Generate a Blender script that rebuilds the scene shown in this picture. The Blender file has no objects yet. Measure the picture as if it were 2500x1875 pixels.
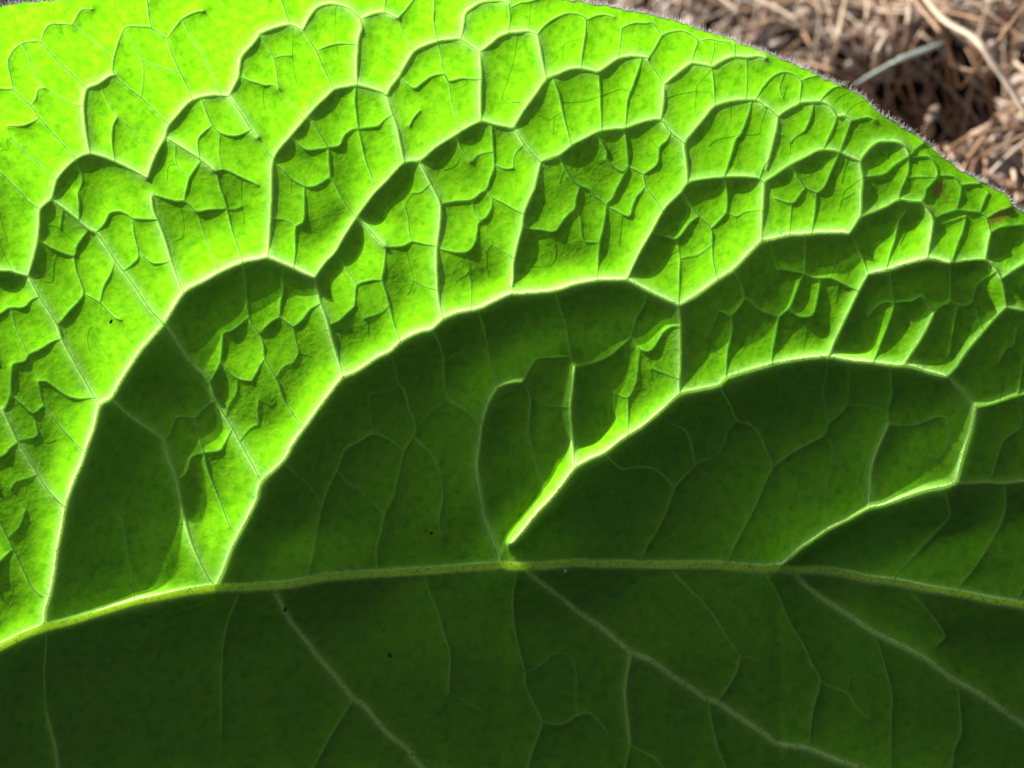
import bpy, math, random
import numpy as np

# ---------------------------------------------------------------- camera, sky, sun, exposure
PX = 8.0e-5                 # metres per photo pixel at the leaf (the frame is 2500 px = 20 cm wide there)
Z0 = 0.26                   # distance camera - leaf
CAM_H = 0.30                # camera height over the ground
WUP = np.array([-0.356, 0.661, 0.661]); WUP /= np.linalg.norm(WUP)     # world up seen from the camera
fw = np.array([0, 0, -1.0]); Yr = fw - fw.dot(WUP) * WUP; Yr /= np.linalg.norm(Yr)
Xr = np.cross(Yr, WUP)
R = np.array([Xr, Yr, WUP])                                            # camera axes -> world axes
CAM = np.array([0, 0, CAM_H])
SUN_C = np.array([-0.600, 0.745, -0.262]); SUN_C /= np.linalg.norm(SUN_C)   # towards the sun, camera axes
SUN_W = R @ SUN_C
SUN_STRENGTH, SKY_STRENGTH, EXPOSURE = 5.0, 0.05, 1.06

scene = bpy.context.scene
col = scene.collection
cam_d = bpy.data.cameras.new('camera'); cam = bpy.data.objects.new('camera', cam_d); col.objects.link(cam)
from mathutils import Matrix, Vector
m4 = Matrix.Identity(4)
for i in range(3):
    for j in range(3): m4[i][j] = R[i][j]
    m4[i][3] = CAM[i]
cam.matrix_world = m4
cam_d.sensor_fit = 'HORIZONTAL'; cam_d.sensor_width = 36.0
cam_d.lens = 36.0 * Z0 / (2500 * PX)
cam_d.clip_start = 0.005; cam_d.clip_end = 200
cam_d.dof.use_dof = True; cam_d.dof.focus_distance = Z0; cam_d.dof.aperture_fstop = 15.0
cam_d.dof.aperture_blades = 0
scene.camera = cam

world = bpy.data.worlds.new('World'); scene.world = world; world.use_nodes = True
wn = world.node_tree.nodes; wl = world.node_tree.links; wn.clear()
wo = wn.new('ShaderNodeOutputWorld'); bg = wn.new('ShaderNodeBackground'); sky = wn.new('ShaderNodeTexSky')
sky.sky_type = 'NISHITA'; sky.sun_disc = False
elev = math.asin(SUN_W[2]); azim = math.atan2(SUN_W[0], SUN_W[1])
sky.sun_elevation = elev; sky.sun_rotation = azim
bg.inputs['Strength'].default_value = SKY_STRENGTH
wl.new(sky.outputs[0], bg.inputs[0]); wl.new(bg.outputs[0], wo.inputs[0])

sl = bpy.data.lights.new('sun', 'SUN'); sl.energy = SUN_STRENGTH; sl.angle = math.radians(0.5); sl.color = (1, 0.94, 0.85)
sun = bpy.data.objects.new('sun', sl); col.objects.link(sun)
sun.rotation_euler = Vector(SUN_W).to_track_quat('Z', 'Y').to_euler()
sun.location = Vector(SUN_W) * 3

scene.view_settings.view_transform = 'Standard'; scene.view_settings.look = 'None'
scene.view_settings.gamma = 1.0; scene.view_settings.exposure = EXPOSURE
scene.view_settings.use_curve_mapping = False
scene.render.engine = 'CYCLES'
scene.cycles.max_bounces = 12; scene.cycles.diffuse_bounces = 5
scene.cycles.transmission_bounces = 10; scene.cycles.transparent_max_bounces = 12

# ---------------------------------------------------------------- helpers
rng = np.random.default_rng(7)
def to_world(c): return c @ R.T + CAM
def ray(u, v): return np.stack([(u - 1250) * PX / Z0, (937.5 - v) * PX / Z0, -np.ones_like(u)], -1)
def on_ground(u, v, lift=0.0):
    """photo pixel -> the point where its ray meets the ground (plus a little lift)"""
    d = ray(np.asarray(u, float), np.asarray(v, float)) @ R.T
    t = (lift - CAM[2]) / d[..., 2]
    return CAM + d * t[..., None]

def mesh_obj(name, verts, faces, mat, parent=None, smooth=True):
    me = bpy.data.meshes.new(name)
    verts = np.asarray(verts, np.float32); faces = np.asarray(faces, np.int32)
    nf, k = faces.shape
    me.vertices.add(len(verts)); me.vertices.foreach_set('co', verts.ravel())
    me.loops.add(nf * k); me.loops.foreach_set('vertex_index', faces.ravel())
    me.polygons.add(nf); me.polygons.foreach_set('loop_start', np.arange(0, nf * k, k, dtype=np.int32))
    if smooth: me.polygons.foreach_set('use_smooth', np.ones(nf, bool))
    me.update(calc_edges=True); me.validate()
    if mat: me.materials.append(mat)
    o = bpy.data.objects.new(name, me); col.objects.link(o)
    if parent: o.parent = parent
    return o
def tag(o, label=None, cat=None, group=None, kind=None):
    if label: o['label'] = label
    if cat: o['category'] = cat
    if group: o['group'] = group
    if kind: o['kind'] = kind
    return o
def tube(P, rad, n=8, flat=None):
    """swept tube with capped, tapering ends; P (k,3), rad (k,)"""
    P = np.asarray(P, float); k = len(P); rad = np.broadcast_to(np.asarray(rad, float), (k,))
    T = np.gradient(P, axis=0); T /= np.linalg.norm(T, axis=1, keepdims=True) + 1e-12
    ref = np.array([0.31, 0.22, 0.92]); A = np.cross(T, ref); A /= np.linalg.norm(A, axis=1, keepdims=True) + 1e-12
    B = np.cross(T, A); a = np.arange(n) / n * 2 * np.pi
    fb = 1.0 if flat is None else flat
    V = P[:, None] + rad[:, None, None] * (np.cos(a)[None, :, None] * A[:, None] + fb * np.sin(a)[None, :, None] * B[:, None])
    V = V.reshape(-1, 3)
    i = np.arange(k - 1)[:, None] * n; j = np.arange(n)[None]; j2 = (j + 1) % n
    F = np.stack([i + j, i + j2, i + n + j2, i + n + j], -1).reshape(-1, 4)
    c0, c1 = len(V), len(V) + 1
    V = np.vstack([V, P[:1], P[-1:]])
    jj = np.arange(n); F0 = np.stack([np.full(n, c0), (jj + 1) % n, jj, jj], -1)
    F1 = np.stack([np.full(n, c1), (k - 1) * n + jj, (k - 1) * n + (jj + 1) % n, (k - 1) * n + (jj + 1) % n], -1)
    return V, F, F0[:, :3], F1[:, :3]
def tri(F): return np.vstack([F[:, [0, 1, 2]], F[:, [0, 2, 3]]])
def tube_obj(name, P, rad, mat, parent=None, n=8, flat=None):
    V, F, a, b = tube(P, rad, n, flat); return mesh_obj(name, V, np.vstack([tri(F), a, b]), mat, parent)
def join(parts):
    V = []; F = []; o = 0
    for v, f in parts: V.append(v); F.append(f + o); o += len(v)
    return np.vstack(V), np.vstack(F)
def tubes_mesh(lst, n=5):
    out = []
    for P, r in lst:
        V, F, a, b = tube(P, r, n); out.append((V, np.vstack([tri(F), a, b])))
    return join(out)
def smooth_line(P, step=6.0):
    """Catmull-Rom through the traced points, resampled"""
    P = np.asarray(P, float)
    if len(P) == 2: Q = np.vstack([2 * P[0] - P[1], P, 2 * P[1] - P[0]])
    else: Q = np.vstack([2 * P[0] - P[1], P, 2 * P[-1] - P[-2]])
    out = []
    for i in range(1, len(Q) - 2):
        p0, p1, p2, p3 = Q[i - 1:i + 3]; n = max(2, int(np.linalg.norm(p2 - p1) / step) + 1)
        t = np.linspace(0, 1, n, endpoint=False)[:, None]
        out.append(0.5 * ((2 * p1) + (-p0 + p2) * t + (2 * p0 - 5 * p1 + 4 * p2 - p3) * t ** 2 + (-p0 + 3 * p1 - 3 * p2 + p3) * t ** 3))
    out.append(P[-1:])
    return np.vstack(out)

class NT:
    def __init__(s, name):
        s.m = bpy.data.materials.new(name); s.m.use_nodes = True; s.t = s.m.node_tree; s.n = s.t.nodes; s.n.clear()
        s.out = s.n.new('ShaderNodeOutputMaterial')
    def node(s, typ, **kw):
        x = s.n.new(typ)
        for k, v in kw.items(): setattr(x, k, v)
        return x
    def link(s, a, b): s.t.links.new(a, b)
    def noise(s, vec, scale, detail=3, rough=0.55):
        x = s.node('ShaderNodeTexNoise'); x.inputs['Scale'].default_value = scale; x.inputs['Detail'].default_value = detail
        x.inputs['Roughness'].default_value = rough; s.link(vec, x.inputs['Vector']); return x.outputs['Fac']
    def ramp(s, fac, stops):
        x = s.node('ShaderNodeValToRGB'); e = x.color_ramp.elements
        while len(e) < len(stops): e.new(0.5)
        for el, (p, c) in zip(e, stops): el.position = p; el.color = (*c, 1) if len(c) == 3 else c
        s.link(fac, x.inputs[0]); return x.outputs['Color']
    def mixc(s, fac, a, b, mode='MIX'):
        x = s.node('ShaderNodeMix', data_type='RGBA', blend_type=mode)
        for sock, val in ((x.inputs[0], fac), (x.inputs[6], a), (x.inputs[7], b)):
            if isinstance(val, (int, float)): sock.default_value = val
            elif isinstance(val, tuple): sock.default_value = (*val, 1)
            else: s.link(val, sock)
        return x.outputs[2]
    def math(s, op, a, b=None):
        x = s.node('ShaderNodeMath', operation=op)
        for i, val in enumerate((a, b)):
            if val is None: continue
            if isinstance(val, (int, float)): x.inputs[i].default_value = val
            else: s.link(val, x.inputs[i])
        return x.outputs[0]

# ---------------------------------------------------------------- materials
def leaf_material():
    k = NT('leaf_blade'); geo = k.node('ShaderNodeNewGeometry'); pos = geo.outputs['Position']
    at = k.node('ShaderNodeAttribute', attribute_name='vein'); ab = k.node('ShaderNodeAttribute', attribute_name='blemish')
    mott = k.noise(pos, 620, 2, 0.5); fine = k.noise(pos, 1800, 3, 0.6); broad = k.noise(pos, 60, 3)
    vor = k.node('ShaderNodeTexVoronoi', feature='DISTANCE_TO_EDGE'); vor.inputs['Scale'].default_value = 620
    k.link(pos, vor.inputs['Vector'])
    tr = k.ramp(mott, [(0.30, (0.066, 0.285, 0.001)), (0.46, (0.118, 0.415, 0.002)), (0.72, (0.190, 0.510, 0.006))])
    tr = k.mixc(k.math('MULTIPLY', fine, 0.35), tr, (0.085, 0.34, 0.002))
    tr = k.mixc(k.math('MULTIPLY', broad, 0.3), tr, (0.17, 0.47, 0.004))
    net = k.ramp(vor.outputs['Distance'], [(0.0, (1, 1, 1)), (0.12, (0, 0, 0))])
    tr = k.mixc(k.math('MULTIPLY', net, 0.16), tr, (0.24, 0.55, 0.02))
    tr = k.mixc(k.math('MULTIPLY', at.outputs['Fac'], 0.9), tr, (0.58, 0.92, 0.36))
    tr = k.mixc(k.math('MULTIPLY', ab.outputs['Fac'], 0.8), tr, (0.13, 0.085, 0.012))
    df = k.mixc(at.outputs['Fac'], (0.012, 0.023, 0.010), (0.040, 0.052, 0.018))
    df = k.mixc(k.math('MULTIPLY', mott, 0.4), df, (0.009, 0.018, 0.007))
    df = k.mixc(ab.outputs['Fac'], df, (0.09, 0.05, 0.025))
    bump = k.node('ShaderNodeBump'); bump.inputs['Distance'].default_value = 0.00035; bump.inputs['Strength'].default_value = 0.24
    hsum = k.math('ADD', k.math('MULTIPLY', mott, 1.0), k.math('ADD', k.math('MULTIPLY', fine, 0.2), k.math('MULTIPLY', k.math('MINIMUM', vor.outputs['Distance'], 0.25), 0.9)))
    k.link(hsum, bump.inputs['Height'])
    T = k.node('ShaderNodeBsdfTranslucent'); D = k.node('ShaderNodeBsdfDiffuse'); G = k.node('ShaderNodeBsdfGlossy')
    k.link(tr, T.inputs['Color']); k.link(df, D.inputs['Color']); G.inputs['Roughness'].default_value = 0.5
    G.inputs['Color'].default_value = (0.9, 0.95, 0.9, 1)
    for b in (T, D, G): k.link(bump.outputs[0], b.inputs['Normal'])
    A = k.node('ShaderNodeAddShader'); k.link(T.outputs[0], A.inputs[0]); k.link(D.outputs[0], A.inputs[1])
    fr = k.node('ShaderNodeFresnel'); fr.inputs['IOR'].default_value = 1.35
    M = k.node('ShaderNodeMixShader'); k.link(k.math('MULTIPLY', fr.outputs[0], 0.25), M.inputs[0]); k.link(A.outputs[0], M.inputs[1]); k.link(G.outputs[0], M.inputs[2])
    k.link(M.outputs[0], k.out.inputs['Surface']); return k.m
def vein_material(name, tcol, dcol, dirt=0.0, clear=0.5):
    k = NT(name); geo = k.node('ShaderNodeNewGeometry'); pos = geo.outputs['Position']
    n1 = k.noise(pos, 900, 3); n2 = k.noise(pos, 330, 4, 0.7)
    t = k.mixc(k.math('MULTIPLY', n1, 0.35), tcol, tuple(c * 0.65 for c in tcol)); d = k.mixc(k.math('MULTIPLY', n1, 0.5), dcol, tuple(c * 0.6 for c in dcol))
    if dirt:
        sp = k.ramp(n2, [(0.63, (0, 0, 0)), (0.70, (1, 1, 1))])
        t = k.mixc(k.math('MULTIPLY', sp, dirt), t, (0.05, 0.04, 0.01)); d = k.mixc(k.math('MULTIPLY', sp, dirt), d, (0.05, 0.04, 0.02))
    T = k.node('ShaderNodeBsdfTranslucent'); D = k.node('ShaderNodeBsdfDiffuse')
    k.link(t, T.inputs['Color']); k.link(d, D.inputs['Color'])
    A = k.node('ShaderNodeAddShader'); k.link(T.outputs[0], A.inputs[0]); k.link(D.outputs[0], A.inputs[1])
    C = k.node('ShaderNodeBsdfTransparent'); C.inputs['Color'].default_value = (0.94, 1.0, 0.66, 1)      # watery tissue: part of the light goes straight through
    X = k.node('ShaderNodeMixShader'); X.inputs[0].default_value = clear; k.link(A.outputs[0], X.inputs[1]); k.link(C.outputs[0], X.inputs[2])
    k.link(X.outputs[0], k.out.inputs['Surface']); return k.m
def hair_material():
    k = NT('white_hair'); T = k.node('ShaderNodeBsdfTranslucent'); D = k.node('ShaderNodeBsdfDiffuse')
    T.inputs['Color'].default_value = (0.62, 0.62, 0.60, 1); D.inputs['Color'].default_value = (0.36, 0.36, 0.35, 1)
    A = k.node('ShaderNodeAddShader'); k.link(T.outputs[0], A.inputs[0]); k.link(D.outputs[0], A.inputs[1]); k.link(A.outputs[0], k.out.inputs['Surface']); return k.m
def plain(name, c1, c2, scale=300, rough=0.7, trans=0.0, spec=0.3, bump=0.0):
    k = NT(name); tc = k.node('ShaderNodeNewGeometry'); oi = k.node('ShaderNodeObjectInfo')
    v = k.noise(tc.outputs['Position'], scale, 4, 0.65)
    c = k.mixc(v, c1, c2); c = k.mixc(k.math('MULTIPLY', oi.outputs['Random'], 0.35), c, tuple(x * 0.5 for x in c1))
    P = k.node('ShaderNodeBsdfPrincipled'); k.link(c, P.inputs['Base Color']); P.inputs['Roughness'].default_value = rough
    P.inputs['Specular IOR Level'].default_value = spec
    if bump:
        b = k.node('ShaderNodeBump'); b.inputs['Distance'].default_value = bump; k.link(v, b.inputs['Height']); k.link(b.outputs[0], P.inputs['Normal'])
    k.link(P.outputs[0], k.out.inputs['Surface']); return k.m
M_LEAF = leaf_material()
M_RIB = vein_material('midrib_tissue', (0.64, 0.70, 0.14), (0.20, 0.21, 0.05), 0.8, 0.12)
M_SIDE = vein_material('side_vein_tissue', (0.70, 0.87, 0.46), (0.110, 0.110, 0.030), 0.0)
M_FINE = vein_material('fine_vein_tissue', (0.54, 0.80, 0.22), (0.180, 0.185, 0.050), 0.0, 0.35)
M_FINEST = vein_material('veinlet_tissue', (0.54, 0.80, 0.22), (0.18, 0.19, 0.055), 0.0, 0.52)
M_PETIOLE = plain('petiole_skin', (0.13, 0.17, 0.05), (0.09, 0.12, 0.035), 300, 0.5)
M_HAIR = hair_material()
M_DARKHAIR = plain('dark_hair', (0.055, 0.05, 0.02), (0.03, 0.025, 0.01), 500)
M_CLOD = plain('humus', (0.045, 0.029, 0.020), (0.013, 0.009, 0.006), 350, 0.8, bump=0.0006)
M_SOIL = plain('soil', (0.017, 0.011, 0.008), (0.004, 0.003, 0.0025), 260, 0.9, bump=0.0012)
M_CRUMB = plain('crumb', (0.58, 0.43, 0.33), (0.10, 0.064, 0.044), 700, 0.42, spec=0.6, bump=0.0004)
M_STRAW = plain('dry_straw', (0.52, 0.30, 0.15), (0.32, 0.17, 0.08), 220, 0.55, spec=0.5)
M_PALE = plain('bleached_straw', (0.74, 0.58, 0.42), (0.48, 0.34, 0.22), 220, 0.55, spec=0.5)
M_CHIP = plain('wood_chip', (0.34, 0.24, 0.17), (0.18, 0.115, 0.075), 400, 0.7, bump=0.0005)
M_GREY = plain('grey_green_blade', (0.30, 0.36, 0.30), (0.18, 0.23, 0.19), 150, 0.45, spec=0.6)
M_STONE = plain('pale_stone', (0.62, 0.58, 0.54), (0.45, 0.40, 0.36), 200, 0.7, bump=0.0005)

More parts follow.
